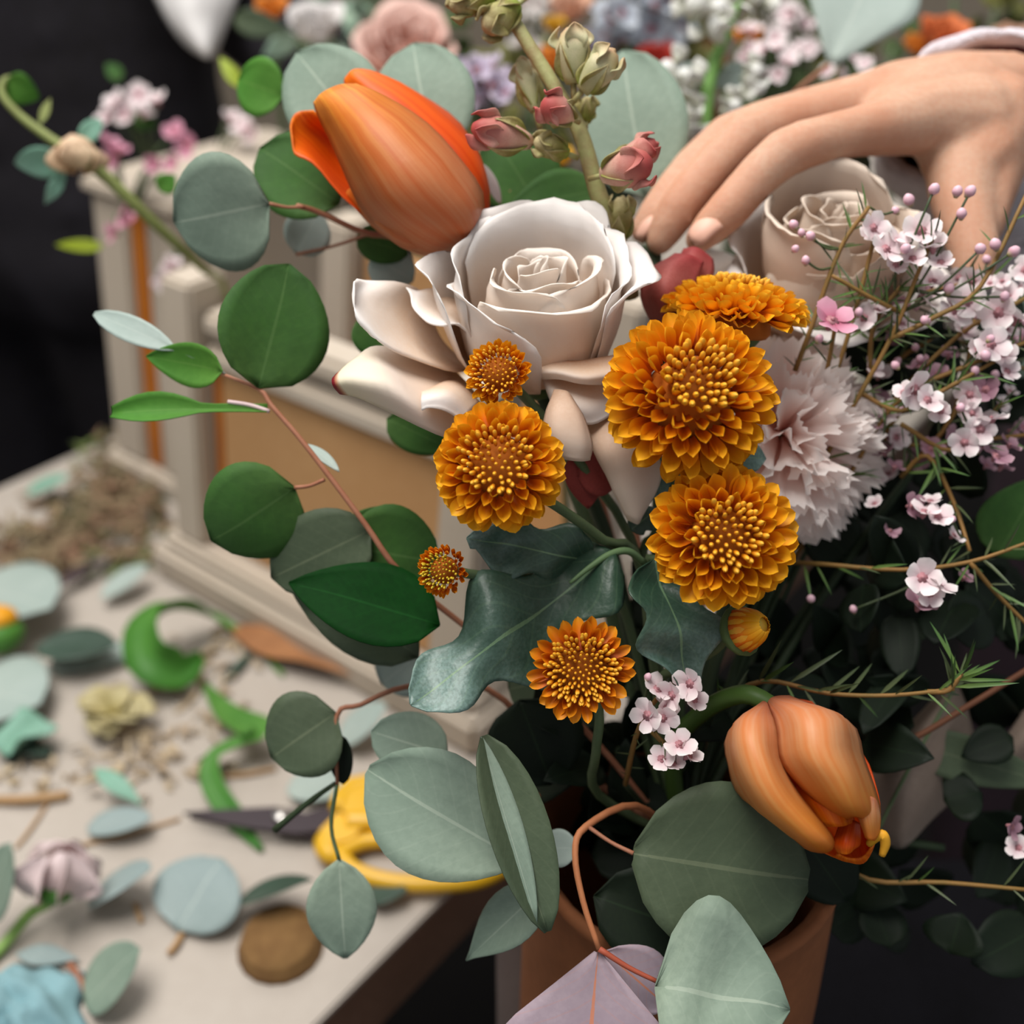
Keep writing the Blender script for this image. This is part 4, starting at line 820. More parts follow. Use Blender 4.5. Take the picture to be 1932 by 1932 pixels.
# ================================================================== leafy filler inside the bouquet, shade put into its dark green
rd = random.Random(11)
FL = ['left of the lowest chrysanthemum', 'right of the lowest chrysanthemum', 'behind the drooping tulip', 'beneath the pink carnation', 'under the waxflowers', 'above the terracotta vase', 'at the right edge beneath the waxflowers', 'at the lower right edge beside the stand', 'filling the mouth of the terracotta vase']
ZON = [(1010, 1180, 1180, 1500), (1180, 1350, 1050, 1480), (1330, 1700, 1250, 1620), (1400, 1700, 960, 1250), (1640, 1932, 600, 1000), (1080, 1330, 1400, 1560), (1650, 1960, 980, 1330), (1600, 1960, 1400, 1800), (1090, 1480, 1470, 1640)]
for z, (x0, x1, y0, y1) in enumerate(ZON):
    cx_, cy_ = (x0+x1)/2, (y0+y1)/2
    t = thing('leafy_sprig', 'green leafy sprig coloured dark for shade, '+FL[z], 'foliage', P(cx_, cy_, .47), 'dark leafy sprigs inside the bouquet')
    tube('stem', [VM, P((cx_+1265)/2, (cy_+1530)/2, .47), P(cx_, cy_, .475)], .0018, stemdark, t)
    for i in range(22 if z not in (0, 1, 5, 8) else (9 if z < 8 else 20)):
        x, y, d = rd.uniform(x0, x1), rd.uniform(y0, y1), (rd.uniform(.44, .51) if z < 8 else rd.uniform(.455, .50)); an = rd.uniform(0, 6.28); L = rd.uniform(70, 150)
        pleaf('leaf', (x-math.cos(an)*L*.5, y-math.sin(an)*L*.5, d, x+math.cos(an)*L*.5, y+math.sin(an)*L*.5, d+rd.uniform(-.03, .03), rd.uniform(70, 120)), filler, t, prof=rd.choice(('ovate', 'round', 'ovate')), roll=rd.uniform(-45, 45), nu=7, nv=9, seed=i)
# taupe leaves in the lower right
tl = thing('dried_leaf', 'taupe dried leaf in shadow right of the drooping tulip', 'leaf', P(1700, 1500, .47), 'taupe dried leaves')
patch('blade', [[(1790, 1290, .47), (1800, 1290, .46), (1812, 1300, .47)], [(1650, 1440, .47), (1740, 1400, .455), (1842, 1400, .475)], [(1640, 1500, .47), (1720, 1480, .455), (1835, 1470, .475)], [(1660, 1580, .472), (1710, 1560, .46), (1765, 1540, .475)], [(1690, 1600, .474), (1700, 1600, .468), (1712, 1594, .474)]], taup, tl, wob=.0008)
tube('midrib', [P(1650, 1580, .452), P(1710, 1460, .449), P(1800, 1300, .452)], .0008, stemg, tl)
tl = thing('dried_leaf', 'taupe dried leaf cut by the right edge of the photo', 'leaf', P(1920, 1400, .48), 'taupe dried leaves')
patch('blade', [[(1990, 1300, .48), (2000, 1330, .47), (2010, 1360, .48)], [(1940, 1330, .48), (1950, 1380, .47), (1960, 1440, .48)], [(1885, 1410, .48), (1900, 1430, .475), (1930, 1460, .48)]], taup, tl)
k = pleaf('eucalyptus_leaf', (1690, 1395, .465, 1990, 1480, .46, 90), eud, prof='ovate'); tag(k, 'dim grey-green leaf at the right edge beyond the taupe leaf', 'leaf', EUG)
k = pleaf('eucalyptus_leaf', (1880, 1050, .46, 1960, 900, .455, 150), eug, prof='ovate', roll=20); tag(k, 'soft green leaf at the right edge below the waxflowers', 'leaf', EUG)
k = pleaf('eucalyptus_leaf', (1860, 700, .50, 1960, 560, .505, 190), euy, prof='round'); tag(k, 'grey-green leaf behind the waxflowers at the right edge', 'leaf', EUG)
# brown branch crossing the lower right
for lab, pts in (('brown bare twig rising to the right edge below the waxflowers', [(1600, 1440, .45), (1720, 1395, .44), (1830, 1330, .435), (1960, 1250, .43)]),):
    tw = tube('bare_twig', [VM]+[P(*p) for p in pts], [.002, .0016, .0013, .0012, .0012], mat('brown_twig', '#5f3a26', rough=.7), None); tag(tw, lab, 'twig')
# ================================================================== waxflowers
waxp = mat('wax_petal', [(0, '#dcbcc2'), (.5, '#ecdcde'), (1, '#f4eeec')], rough=.5, trans=.25, rnd=.14)
waxd = mat('wax_petal_pink', [(0, '#b05a72'), (.5, '#cf8fa6'), (1, '#dba8ba')], rough=.5, trans=.25, rnd=.14)
waxm = mat('wax_petal_mauve', [(0, '#96687a'), (.6, '#ab8492'), (1, '#b896a0')], rough=.5, trans=.2, rnd=.14)
waxc = mat('wax_centre', '#a8747a', rough=.5); waxb = mat('wax_bud', [(0, '#8a8a50'), (.35, '#c99aa8'), (1, '#ddb8c4')], rough=.45)
waxs = mat('wax_stem', '#8a6434', rough=.6, nz=.6, nscale=90, ncol='#6a5a2c'); waxn = mat('wax_needle', [(0, '#5a7234'), (1, '#3c5c30')], rough=.5)
waxn2 = mat('wax_needle_dark', [(0, '#4a5230'), (1, '#3c4a30')], rough=.5)
def waxpet(m):
    vs_, uvs = [], []
    for j in range(6):
        v = j/5; hw = .16+.34*math.sin(math.pi*min(1, v*.86))**.8
        if v == 1: hw *= .72
        for i in range(5):
            u = i/2-1; vs_.append((u*hw, v-.08*abs(u)*(v > .8), .22*v*v*(1-.3*u*u)+.05*u*u+.05*math.sin(3*u+2*v))); uvs.append((i/4, v))
    return meshdata('petal', vs_, gridfaces(5, 6), m, uvs)
WPM = {'w': waxpet(waxp), 'p': waxpet(waxd), 'm': waxpet(waxm)}
def lm(g, m, name): return meshdata(name, g[0], g[1], m, g[2])
WCUP = lm(join(ell_geo(V((0, -.5, 0)), V((0, 1, 0)), .30, .55, 10, 5, lambda q: .35+.65*q), ell_geo(V((0, .0, 0)), V((0, 1, 0)), .12, .2, 7, 3)), waxc, 'blossom')
WBUD = lm(ell_geo(V((0, 0, 0)), V((0, 1, 0)), .42, 1, 9, 7, lambda q: .3+.7*q/.45 if q < .45 else math.sqrt(max(0, 1-((q-.45)/.57)**2))), waxb, 'bud')
nd = leaf_geo(V((0, 0, 0)), V((0, 1, 0)), .065, 'needle', 0, .4, .05, nu=3, nv=5, zh=V((0, 0, 1)))
WND = [lm(nd, waxn, 'needle'), lm(nd, waxn2, 'needle')]
def blossom(t, x, y, d, rpx, key, rd, face=None):
    c = P(x, y, d); r = S(rpx, d); ax = face or D(rd.uniform(-.6, .6), rd.uniform(-.2, .9), rd.uniform(.3, 1))
    a1 = ax.orthogonal().normalized(); a2 = ax.cross(a1); ph = rd.uniform(0, 6)
    b = inst('blossom', WCUP, frame(c, ax, a1, r, r, r), t)
    for k in range(5):
        an = ph+k*2*math.pi/5+rd.uniform(-.12, .12); er = a1*math.cos(an)+a2*math.sin(an)
        o = bpy.data.objects.new('petal', WPM[key]); COL.objects.link(o); o.parent = b
        L = r*rd.uniform(.78, .95)
        o.matrix_basis = b.matrix_basis.inverted() @ Matrix.Translation(-ORG[t.name]) @ frame(c+er*r*.22, er+ax*rd.uniform(.05, .5), ax, L*1.05, L, L)
    return b
def budw(t, x, y, d, rpx, rd, ax=None):
    r = S(rpx, d); ax = ax or D(rd.uniform(-.6, .6), rd.uniform(.3, 1), rd.uniform(-.2, .7)); inst('bud', WBUD, frame(P(x, y, d)-ax*r, ax, D(.3, .1, 1), r*2, r*2, r*2), t)
def needles(t, pts, n, Lpx, rd, spread=1.0, dark=0):
    for i in range(n):
        f = rd.random(); c = cr(pts, f); tg = (cr(pts, min(1, f+.03))-cr(pts, max(0, f-.03))).normalized()
        dd = (c-CAM).dot(FWD); L = S(Lpx*rd.uniform(.6, 1.3), dd)
        side = Matrix.Rotation(rd.uniform(0, 6.28), 3, tg) @ tg.orthogonal().normalized()
        dr = (tg*rd.uniform(.3, 1.1)+side*spread).normalized()
        inst('needle', WND[1 if rd.random() < dark else 0], frame(c, dr, D(0, .3, 1), L*1.1, L, L), t)
def sprig(label, spines, blossoms, buds, nn, Lpx=55, seed=1, dark=.5, nm='waxflower_sprig'):
    rd = random.Random(seed); sp0 = [P(*p) for p in spines[0]]
    t = thing(nm, label, 'flower sprig', sp0[0], 'waxflower sprigs')
    for k, s in enumerate(spines):
        pts = [P(*p) for p in s]
        tube('stem', pts, [.00105-.0004*i/len(pts) for i in range(len(pts))], waxs, t, 6)
        if k == 0: tube('lower_stem', [VM, VM.lerp(pts[0], .55)+V((0, .01, -.01)), pts[0]], .0011, stemdark, t, 6)  # darker colour imitates shade on the stretch inside the bouquet
        needles(t, pts, nn, Lpx, rd, 1.0, dark)
    for (x, y, d, r, key) in blossoms: blossom(t, x, y, d, r, key, rd)
    for (x, y, d, r) in buds: budw(t, x, y, d, r, rd)
    for (x, y, d, r) in buds[::2]:
        sp_ = [P(*p) for p in spines[-1]]; q_ = min((cr(sp_, i/12) for i in range(13)), key=lambda v: (v-P(x, y, d)).length)
        tube('pedicel', [q_, q_.lerp(P(x, y, d), .5)+D(0, -1, 0)*.002, P(x, y, d)], .0005, waxn2, t, 5)
    return t
sprig('tall waxflower sprig with pink buds in front of the hand', [[(1500, 950, .45), (1560, 760, .43), (1610, 470+130, .42), (1655, 430, .415)], [(1500, 700, .425), (1530, 620, .42), (1585, 470, .415), (1640, 390, .412)]],
  [], [(1498, 425, .412, 11), (1512, 440, .412, 9), (1530, 446, .412, 11), (1500, 470, .413, 9), (1520, 492, .413, 10), (1715, 378, .415, 13), (1690, 398, .416, 9), (1660, 405, .416, 8)], 26, 48, 1, .3)
sprig('waxflower sprig with a cluster of white blossoms under the thumb', [[(1500, 980, .45), (1580, 820, .43), (1680, 640, .42), (1730, 520, .415), (1760, 450, .413)], [(1680, 640, .42), (1760, 600, .415), (1850, 540, .412), (1940, 360, .41)], [(1700, 590, .42), (1640, 560, .415), (1570, 520, .412)]],
  [(1648, 430, .41, 30, 'w'), (1672, 470, .408, 34, 'w'), (1645, 440, .412, 26, 'w'), (1695, 455, .41, 30, 'w'), (1738, 436, .412, 36, 'w'), (1760, 465, .412, 30, 'w'), (1722, 488, .411, 26, 'w'), (1775, 495, .412, 26, 'w'), (1690, 500, .413, 24, 'w')],
  [(1762, 358, .408, 13), (1806, 362, .409, 12), (1830, 362, .408, 13), (1814, 404, .408, 12), (1850, 470, .408, 13), (1878, 462, .408, 13), (1912, 475, .408, 13), (1868, 640, .41, 10), (1745, 605, .411, 10), (1708, 470, .405, 12)], 22, 60, 2, .4)
sprig('waxflower sprig topped by one deep pink blossom with red centre', [[(1480, 1000, .45), (1530, 820, .43), (1560, 700, .42), (1575, 620, .412)]],
  [(1570, 605, .405, 44, 'p')], [(1545, 640, .41, 10)], 10, 50, 3)
sprig('waxflower sprig with white blossoms crowding the right edge', [[(1500, 1020, .46), (1650, 800, .44), (1800, 640, .43), (1940, 560, .42)], [(1700, 740, .43), (1800, 700, .425), (1950, 640, .42)], [(1640, 700, .43), (1650, 610, .425), (1700, 540, .42)]],
  [(1630, 600, .42, 28, 'w'), (1655, 585, .42, 26, 'w'), (1700, 610, .425, 26, 'w'), (1740, 560, .42, 32, 'w'), (1760, 530, .42, 30, 'w'), (1800, 585, .42, 34, 'w'), (1825, 570, .42, 34, 'w'), (1835, 530, .43, 26, 'w'), (1885, 590, .42, 38, 'w'), (1920, 600, .42, 34, 'w'), (1900, 560, .43, 30, 'w'), (1935, 510, .43, 30, 'w'), (1870, 650, .415, 34, 'w'), (1845, 660, .42, 26, 'w'), (1895, 668, .42, 26, 'w'), (1820, 625, .43, 24, 'w')],
  [(1790, 545, .415, 13), (1750, 605, .416, 10), (1895, 560, .415, 11), (1860, 672, .412, 12), (1620, 590, .416, 10)], 26, 60, 4)
sprig('waxflower sprig hanging midway with white blossoms and bracts', [[(1500, 1050, .46), (1600, 900, .44), (1680, 770, .43), (1740, 740, .42)], [(1620, 740, .43), (1700, 775, .425), (1790, 730, .42), (1880, 680, .42)], [(1700, 800, .43), (1800, 850, .43), (1890, 760, .425)]],
  [(1725, 735, .412, 36, 'w'), (1750, 755, .412, 30, 'w'), (1775, 775, .413, 24, 'w'), (1705, 740, .414, 22, 'w'), (1830, 745, .42, 30, 'w'), (1860, 735, .42, 28, 'm'), (1815, 770, .42, 26, 'w'), (1870, 790, .42, 32, 'w'), (1850, 810, .42, 30, 'w'), (1820, 835, .42, 28, 'w'), (1835, 780, .42, 22, 'w'), (1880, 860, .42, 30, 'm'), (1905, 840, .425, 24, 'm'), (1770, 705, .43, 22, 'm'), (1735, 690, .43, 24, 'm'), (1900, 700, .42, 26, 'w'), (1790, 670, .435, 20, 'm')],
  [(1812, 770, .415, 10), (1690, 690, .42, 10), (1840, 700, .42, 10)], 24, 60, 5)
_r = random.Random(77)
sprig('dense tangle of tiny pale waxflowers between the hand and the carnation', [[(1540, 1000, .47), (1640, 860, .455), (1740, 720, .445), (1860, 560, .44)], [(1600, 800, .45), (1720, 840, .445), (1940, 820, .44)], [(1660, 700, .45), (1780, 640, .445), (1940, 700, .44)], [(1640, 620, .445), (1720, 560, .44), (1900, 520, .435)], [(1700, 900, .45), (1800, 780, .44), (1840, 600, .435)]],
  [(_r.uniform(1640, 1935), _r.uniform(500, 900), _r.uniform(.43, .455), _r.uniform(16, 27), _r.choice('wwwmm')) for _ in range(42)], [(_r.uniform(1640, 1935), _r.uniform(480, 900), _r.uniform(.425, .445), _r.uniform(7, 10)) for _ in range(18)], 22, 60, 10, .8)
sprig('waxflower sprig with small white blossoms against the dark leaves', [[(1480, 1060, .45), (1560, 1065, .43), (1700, 1075, .42), (1830, 1060, .415), (1950, 1020, .41)], [(1830, 1060, .415), (1880, 1120, .42), (1960, 1200, .42)], [(1700, 900, .44), (1750, 860, .43), (1800, 950, .43), (1830, 1040, .42)]],
  [(1745, 965, .415, 30, 'w'), (1770, 975, .415, 28, 'w'), (1720, 955, .42, 26, 'm'), (1755, 945, .42, 22, 'w'), (1740, 1090, .405, 36, 'w'), (1772, 1105, .406, 32, 'w'), (1755, 1120, .406, 26, 'w'), (1735, 1140, .41, 34, 'm'), (1800, 1010, .42, 20, 'w'), (1680, 1000, .43, 18, 'm'), (1820, 1090, .42, 18, 'm'), (1890, 880, .43, 22, 'm'), (1650, 950, .43, 18, 'w')],
  [(1797, 980, .414, 8), (1530, 1130, .43, 10), (1610, 1150, .43, 9)], 16, 70, 6)
sprig('little pale pink waxflower cluster beside the lowest chrysanthemum', [[(1180, 1480, .42), (1200, 1390, .40), (1230, 1330, .392), (1270, 1290, .39)], [(1210, 1360, .395), (1250, 1400, .388), (1275, 1420, .385)]],
  [(1268, 1312, .384, 32, 'w'), (1302, 1290, .384, 32, 'w'), (1240, 1300, .386, 30, 'w'), (1222, 1350, .383, 34, 'w'), (1250, 1355, .384, 30, 'w'), (1258, 1335, .386, 26, 'w'), (1282, 1405, .382, 32, 'w'), (1300, 1425, .383, 28, 'w'), (1248, 1432, .384, 28, 'w'), (1270, 1440, .384, 24, 'w'), (1310, 1320, .386, 26, 'w')],
  [(1222, 1278, .385, 9)], 8, 40, 7, .8)
sprig('feathery needle sprig lying above the drooping tulip', [[(1350, 1330, .42), (1440, 1285, .41), (1560, 1308, .405), (1680, 1312, .40), (1800, 1300, .398)], [(1750, 1306, .399), (1790, 1302, .398), (1815, 1270, .397)]], [], [], 22, 95, 8, .4, nm='needle_sprig')
sprig('thin needle twig low at the right edge under the tulip', [[(1540, 1600, .43), (1640, 1660, .42), (1780, 1665, .415), (1950, 1680, .41)]], [(1910, 1560, .42, 24, 'm'), (1922, 1600, .42, 24, 'w')], [], 14, 60, 9, .9, nm='needle_sprig')
# ================================================================== scissors on the table
scy = mat('yellow_plastic', '#d9a81e', rough=.35, spec=.5); scb = mat('dark_steel', '#3a3236', rough=.4, metal=.4); scs = mat('screw_steel', '#b8b4b0', rough=.3, metal=.8)
s0 = T(545, 1553); sc = thing('scissors', 'florist scissors with yellow looped handles and dark blades on the table', 'scissors', s0)
def tpts(l, h): return [T(x, y, h+.0) for x, y in l]
def flat(name, outline, h0, h1, m, parent):
    b_ = [T(x, y, h0) for x, y in outline]; t_ = [v+UZ*(h1-h0) for v in b_]; n = len(b_)
    return mk(name, b_+t_, [tuple(range(n-1, -1, -1)), tuple(range(n, 2*n))]+[(i, (i+1) % n, n+(i+1) % n, n+i) for i in range(n)], m, parent, [(0, 0)]*(2*n), smooth=False)
flat('blade', [(348, 1538), (420, 1533), (520, 1528), (560, 1535), (610, 1550), (640, 1575), (600, 1590), (540, 1572), (500, 1560), (430, 1552)], .006, .009, scb, sc)
flat('blade', [(360, 1546), (450, 1552), (520, 1562), (600, 1532), (642, 1522), (660, 1545), (612, 1572), (560, 1578), (480, 1568)], .0095, .0125, scb, sc)
ell('pivot_screw', T(530, 1540, .0125), UZ, .005, .003, scs, sc, 12, 4)
hA = [(640, 1560), (612, 1590), (625, 1612), (650, 1605), (690, 1588), (760, 1583), (860, 1585), (940, 1600), (955, 1630), (900, 1660), (800, 1668), (720, 1660), (665, 1640), (640, 1612)]
tube('handle', [T(x, y, .009) for x, y in hA], [.0055, .0065, .0065]+[.0052]*9+[.0055, .0055], scy, sc, 10, 5)
flat('handle_shoulder', [(640, 1556), (606, 1592), (628, 1618), (668, 1606), (690, 1580)], .003, .015, scy, sc)
hB = [(640, 1530), (650, 1500), (690, 1480), (760, 1470), (850, 1475), (920, 1490), (930, 1525), (860, 1548), (760, 1550), (690, 1550), (655, 1550)]
tube('handle', [T(x, y, .013) for x, y in hB], [.0065]*3+[.0055]*6+[.0065]*2, scy, sc, 10, 5)
flat('handle_shoulder', [(638, 1515), (660, 1490), (720, 1478), (720, 1500), (735, 1520), (735, 1556), (650, 1556)], .007, .018, scy, sc)
# ================================================================== cuttings strewn on the table
teal = mat('teal_cloth', [(0, '#86aab0'), (1, '#789ea6')], rough=.8, trans=.1)
blue = mat('euc_blue', [(0, '#96a4a2'), (1, '#8c9c9c')], rough=.65, trans=.08, nz=.4, nscale=30, ncol='#7d8e8c', vein='#b4beb8', veinstr=.5)
mint = mat('mint_leaf', [(0, '#7fae98'), (1, '#8fb4a4')], rough=.6, trans=.1, nz=.5, nscale=40, ncol='#5a8a70')
grn = mat('cut_green', [(0, '#6a9a4a'), (1, '#3f7f28')], rough=.5, trans=.2, nz=.4, nscale=40, ncol='#2f6a20')
brn = mat('brown_leaf', [(0, '#9a6a44'), (1, '#a87850')], rough=.8, nz=.5, nscale=40, ncol='#7a4f30')
drk = mat('dark_cut', [(0, '#3f5246'), (1, '#35483c')], rough=.5, nz=.5, nscale=40, ncol='#2a3a30')
LG = 'loose leaves on the table'
def tleaf(label, bx, by, tx, ty, w, m, h=.004, h2=None, prof='round', roll=0, name='eucalyptus_leaf', cat='leaf', twist=0, **kw):
    b = T(bx, by, h); t_ = T(tx, ty, h if h2 is None else h2); d = (((b+t_)/2)-CAM).dot(FWD)
    # width given in pixels across; flat on the table
    zh = Matrix.Rotation(math.radians(roll), 3, (t_-b).normalized()) @ UZ
    kw.setdefault('cup', .12); kw.setdefault('bend', .05)
    g = leaf_geo(b, t_, S(w, d)*1.15, prof, 0, zh=zh, **kw)
    lo_ = min(v.z for v in g[0])
    vs_ = [v+UZ*max(0, ZT+.0008-lo_) for v in g[0]]
    o = mk(name, vs_, g[1], m, None, g[2], thick=.0005); tag(o, label, cat, LG); return o
tleaf('grey-blue leaf lying alone between scissors and lower table edge', 335, 1755, 420, 1620, 165, blue, h2=.02, cup=.1)
tleaf('pale grey leaf with a dark slit on the table, left of the alone leaf', 170, 1700, 285, 1640, 95, blue, h2=.03, roll=-15)
tleaf('folded pale leaf near the scissor blade tip', 165, 1560, 285, 1545, 60, blue, h2=.015)
tleaf('narrow mint leaf standing above the folded pale leaf', 178, 1450, 270, 1520, 34, mint, h=.02, h2=.012, prof='lance')
tleaf('grey leaf with brown twig near the teal cloth', 160, 1895, 265, 1790, 110, euy, h2=.03)
tleaf('pale leaf half under the grey leaf at bottom left', 30, 1800, 150, 1810, 40, blue, prof='lance')
tleaf('dark green curled leaf left of the scissors handle', 450, 1700, 590, 1660, 80, drk, h=.01, h2=.03, prof='ovate', roll=-25)
tleaf('grey leaf edge half hidden under the yellow handle', 690, 1690, 770, 1680, 50, drk, h=.006, h2=.012, prof='ovate')
tleaf('tall grey-green leaf cut by the left edge', -20, 1740, 20, 1590, 80, euy, h=.02, h2=.06)
tleaf('dark oval leaf on a pale leaf at the left', 65, 1225, 222, 1215, 84, drk, h=.02, h2=.022, prof='oval')
tleaf('large pale leaf cut by the left edge beneath the moss', -60, 1110, 95, 1150, 170, eup, h=.015, h2=.03)
tleaf('large pale blue leaf lower at the left edge', -70, 1300, 75, 1330, 180, eup, h=.012, h2=.02)
tleaf('pale leaf under the dark oval leaf', 90, 1260, 270, 1225, 70, eup, h=.005)
tleaf('narrow pale leaf beside a dark pod on the table', 190, 1130, 278, 1065, 46, eup, h=.01, h2=.02, prof='oval')
tleaf('dark purple-brown pod lying by the narrow pale leaf', 100, 1115, 220, 1055, 26, mat('dark_pod', '#3f3034', rough=.6), h=.008, prof='lance', name='seed_pod', cat='pod', cup=.8)
tleaf('crinkled mint leaf at the left edge', -10, 1390, 110, 1375, 80, mint, h=.012, h2=.02, wave=1.4, prof='ovate')
tleaf('crinkled deep mint leaf tips under the left pale leaf', 0, 1410, 100, 1420, 50, drk, h=.006, wave=1.5)
tleaf('pale blue leaf under the round dark leaf by the scissors', 540, 1490, 670, 1480, 70, eup, h=.006)
tleaf('pale leaf beside the reddish twig near the lantern', 640, 1400, 730, 1330, 70, eup, h=.006, h2=.03)
tleaf('tan fallen leaf with brown shadow in front of the lantern', 420, 1180, 720, 1290, 70, brn, h=.006, h2=.012, prof='lance', wave=.8)
tleaf('small brown leaf near the lantern foot', 660, 1260, 740, 1300, 40, brn, h=.004, prof='ovate')
tleaf('dim grey bud leaf near the tan leaf', 640, 1250, 690, 1235, 42, blue, h=.01, h2=.02, prof='oval')
tleaf('thin dark green blade near the curled green leaf', 425, 1285, 480, 1225, 18, drk, h=.004, prof='lance')
tleaf('mint-grey leaf lying on the moss at the far left', 50, 930, 130, 900, 46, mint, h=.012, h2=.025)
# curled green leaf with a long stalk
def ribbon(label, pts, ws, m, name='curled_leaf', cat='leaf', twist=None, group=LG):
    cs = [T(x, y, h) for x, y, h in pts]; k = 28; vs_, uvs = [], []
    for j in range(k):
        f = j/(k-1); c = cr(cs, f); tg = (cr(cs, min(1, f+.02))-cr(cs, max(0, f-.02))).normalized()
        a = f*(len(ws)-1); i0 = min(int(a), len(ws)-2); wd = ws[i0]+(ws[i0+1]-ws[i0])*(a-i0)
        tw = 0 if twist is None else twist[0]+(twist[1]-twist[0])*f
        sd = Matrix.Rotation(math.radians(tw), 3, tg) @ tg.cross(UZ).normalized(); up_ = sd.cross(tg)
        for i in range(5):
            u = i/2-1; p_ = c+sd*(u*wd/2)+up_*(.25*wd*u*u); p_.z = max(p_.z, ZT+.001); vs_.append(p_); uvs.append((i/4, f))
    o = mk(name, vs_, gridfaces(5, k), m, None, uvs, thick=.0006); tag(o, label, cat, group); return o
ribbon('curled bright green leaf with a long stalk in front of the lantern', [(535, 1275, .002), (470, 1210, .004), (400, 1165, .018), (330, 1150, .04), (285, 1180, .042), (290, 1240, .03), (340, 1265, .018), (380, 1235, .02)], [.003, .005, .012, .028, .036, .034, .026, .008], grn, twist=(0, 60))
ribbon('bent green strap leaf between curled leaf and scissors', [(385, 1290, .003), (430, 1350, .015), (490, 1385, .022), (460, 1400, .02), (405, 1430, .015), (402, 1480, .01), (440, 1540, .004), (495, 1605, .002)], [.004, .016, .022, .012, .012, .014, .014, .003], grn, twist=(0, 20))
for i, (x, y, lab) in enumerate(((0, 1190, 'yellow and green tulip tip cut by the left edge'),)):
    t = thing('tulip_bud', lab, 'flower', T(x, y+30, .002)); ell('green_base', T(10, 1235, .014), D(-.2, 1, .2), .018, .03, grn, t, 12, 8); ell('yellow_tip', T(10, 1235, .014)+D(-.2, 1, .2)*.016, D(-.1, 1, .2), .015, .022, mat('bud_gold', '#d9961c', rough=.5), t, 12, 8)
# small pink bud with green stalk
pb = thing('rose_bud', 'pale pink bud on a green stalk near the lower left corner', 'flower bud', T(110, 1690, .002))
pinkm = mat('pale_pink_bud', [(0, '#d8c0bc'), (1, '#e2d0d0')], rough=.6, trans=.2)
_c = T(100, 1690, .022); _a = D(.25, .9, .2); _s = _a.orthogonal().normalized()
for _k in range(6):
    _e = Matrix.Rotation(_k*2.4, 3, _a) @ _s; g = leaf_geo(_c+_e*(.003+.001*_k), _c+_a*(.034-.0015*_k)+_e*(.003+.0015*_k), .024, 'oval', 0, .7, .42, zh=_e, seed=_k, wave=.4); mk('petal', g[0], g[1], pinkm, pb, g[2], thick=.0005)
ell('bud_core', _c, _a, .009, .028, pinkm, pb, 12, 8); ell('calyx', T(98, 1700, .018), D(.25, .9, .2), .012, .016, grn, pb, 12, 6)
g = leaf_geo(T(62, 1690, .02), T(65, 1640, .045), .012, 'ovate'); mk('sepal', g[0], g[1], grn, pb, g[2], thick=.0005)
tube('stem', [T(95, 1702, .018), T(55, 1725, .012), T(10, 1780, .006), T(-40, 1830, .004)], .0032, mat('fresh_stem', '#7f9f52', rough=.5), pb)
# withered cream flower
wf = thing('withered_rose', 'withered cream flower head lying among the trimmings', 'flower', T(220, 1370, .002))
wm = mat('withered_cream', [(0, '#a89a5a'), (1, '#d6cda6')], rough=.7, trans=.2, nz=.5, nscale=80, ncol='#8a7638')
rd = random.Random(8)
for i in range(11):
    an = i*GA; c = T(215, 1350, .012); e = V((math.cos(an), math.sin(an), rd.uniform(-.1, .7))).normalized()
    g = leaf_geo(c, c+e*rd.uniform(.018, .03), .022, 'obov', 0, .5, .3, zh=UZ, seed=i, nu=7, nv=9); vs_ = [V((v.x, v.y, max(v.z, ZT+.001))) for v in g[0]]; mk('petal', vs_, g[1], wm, wf, g[2], thick=.0005)
# teal cloth heap at the bottom left
g_ = []; nu, nv = 26, 26; vs_, uvs = [], []
for j in range(nv):
    for i in range(nu):
        x = -140+(300+40*mnoise.noise(V((j*.2, 3, 1))))*i/(nu-1); y = 1800+35*mnoise.noise(V((i*.22, 1, 8)))+40*i/(nu-1)+230*j/(nv-1); b = T(x, y, .001); ed = min(i, nu-1-i, j, nv-1-j)/6
        hgt = min(1, ed)*(.018+.014*mnoise.noise(V((i*.28, j*.28, 2)))+.006*mnoise.noise(V((i*.8, j*.7, 5)))); vs_.append(b+UZ*max(.0005, hgt)); uvs.append((i/25, j/25))
o = mk('cloth', vs_, gridfaces(nu, nv), teal, None, uvs, thick=.0012); tag(o, 'crumpled pale teal cloth in the lower left corner', 'cloth')
# small twigs
TG = 'twigs on the table'
for lab, a, b, r in (('brown twig under the grey leaf with the teal cloth', (130, 1815), (185, 1900), .0022), ('short tan twig below the grey-blue leaf', (345, 1760), (318, 1800), .002), ('tan twig at the left edge', (-10, 1510), (130, 1500), .003), ('thin pale twig slanting left of the folded leaf', (90, 1515), (30, 1600), .0012), ('thin stalk under the pale grey leaf', (255, 1705), (268, 1740), .0016), ('pale straw lying near the round dark leaf', (410, 1465), (520, 1450), .0016), ('faint straw near the scissors blade', (130, 1600), (340, 1545), .0012)):
    o = tube('twig', [T(*a, r), T((a[0]+b[0])/2, (a[1]+b[1])/2+3, r*1.6), T(*b, r)], r, twig if 'brown' in lab else mat('tan_twig', '#a5845e', rough=.7), None, 6); tag(o, lab, 'twig', TG)
# brown disc standing in for a shaded patch by the lower edge
bk = thing('shade_disc', 'round brown disc standing in for a shaded patch near the lower table edge', 'painted_shade', T(530, 1790, 0)); ell('disc', T(530, 1785, .001), UZ, .024, .010, mat('painted_shade', '#6d4f2e', rough=.9, nz=.6, nscale=60, ncol='#8a6a40', bump=.4), bk, 18, 4, lambda q: 1-.15*q)
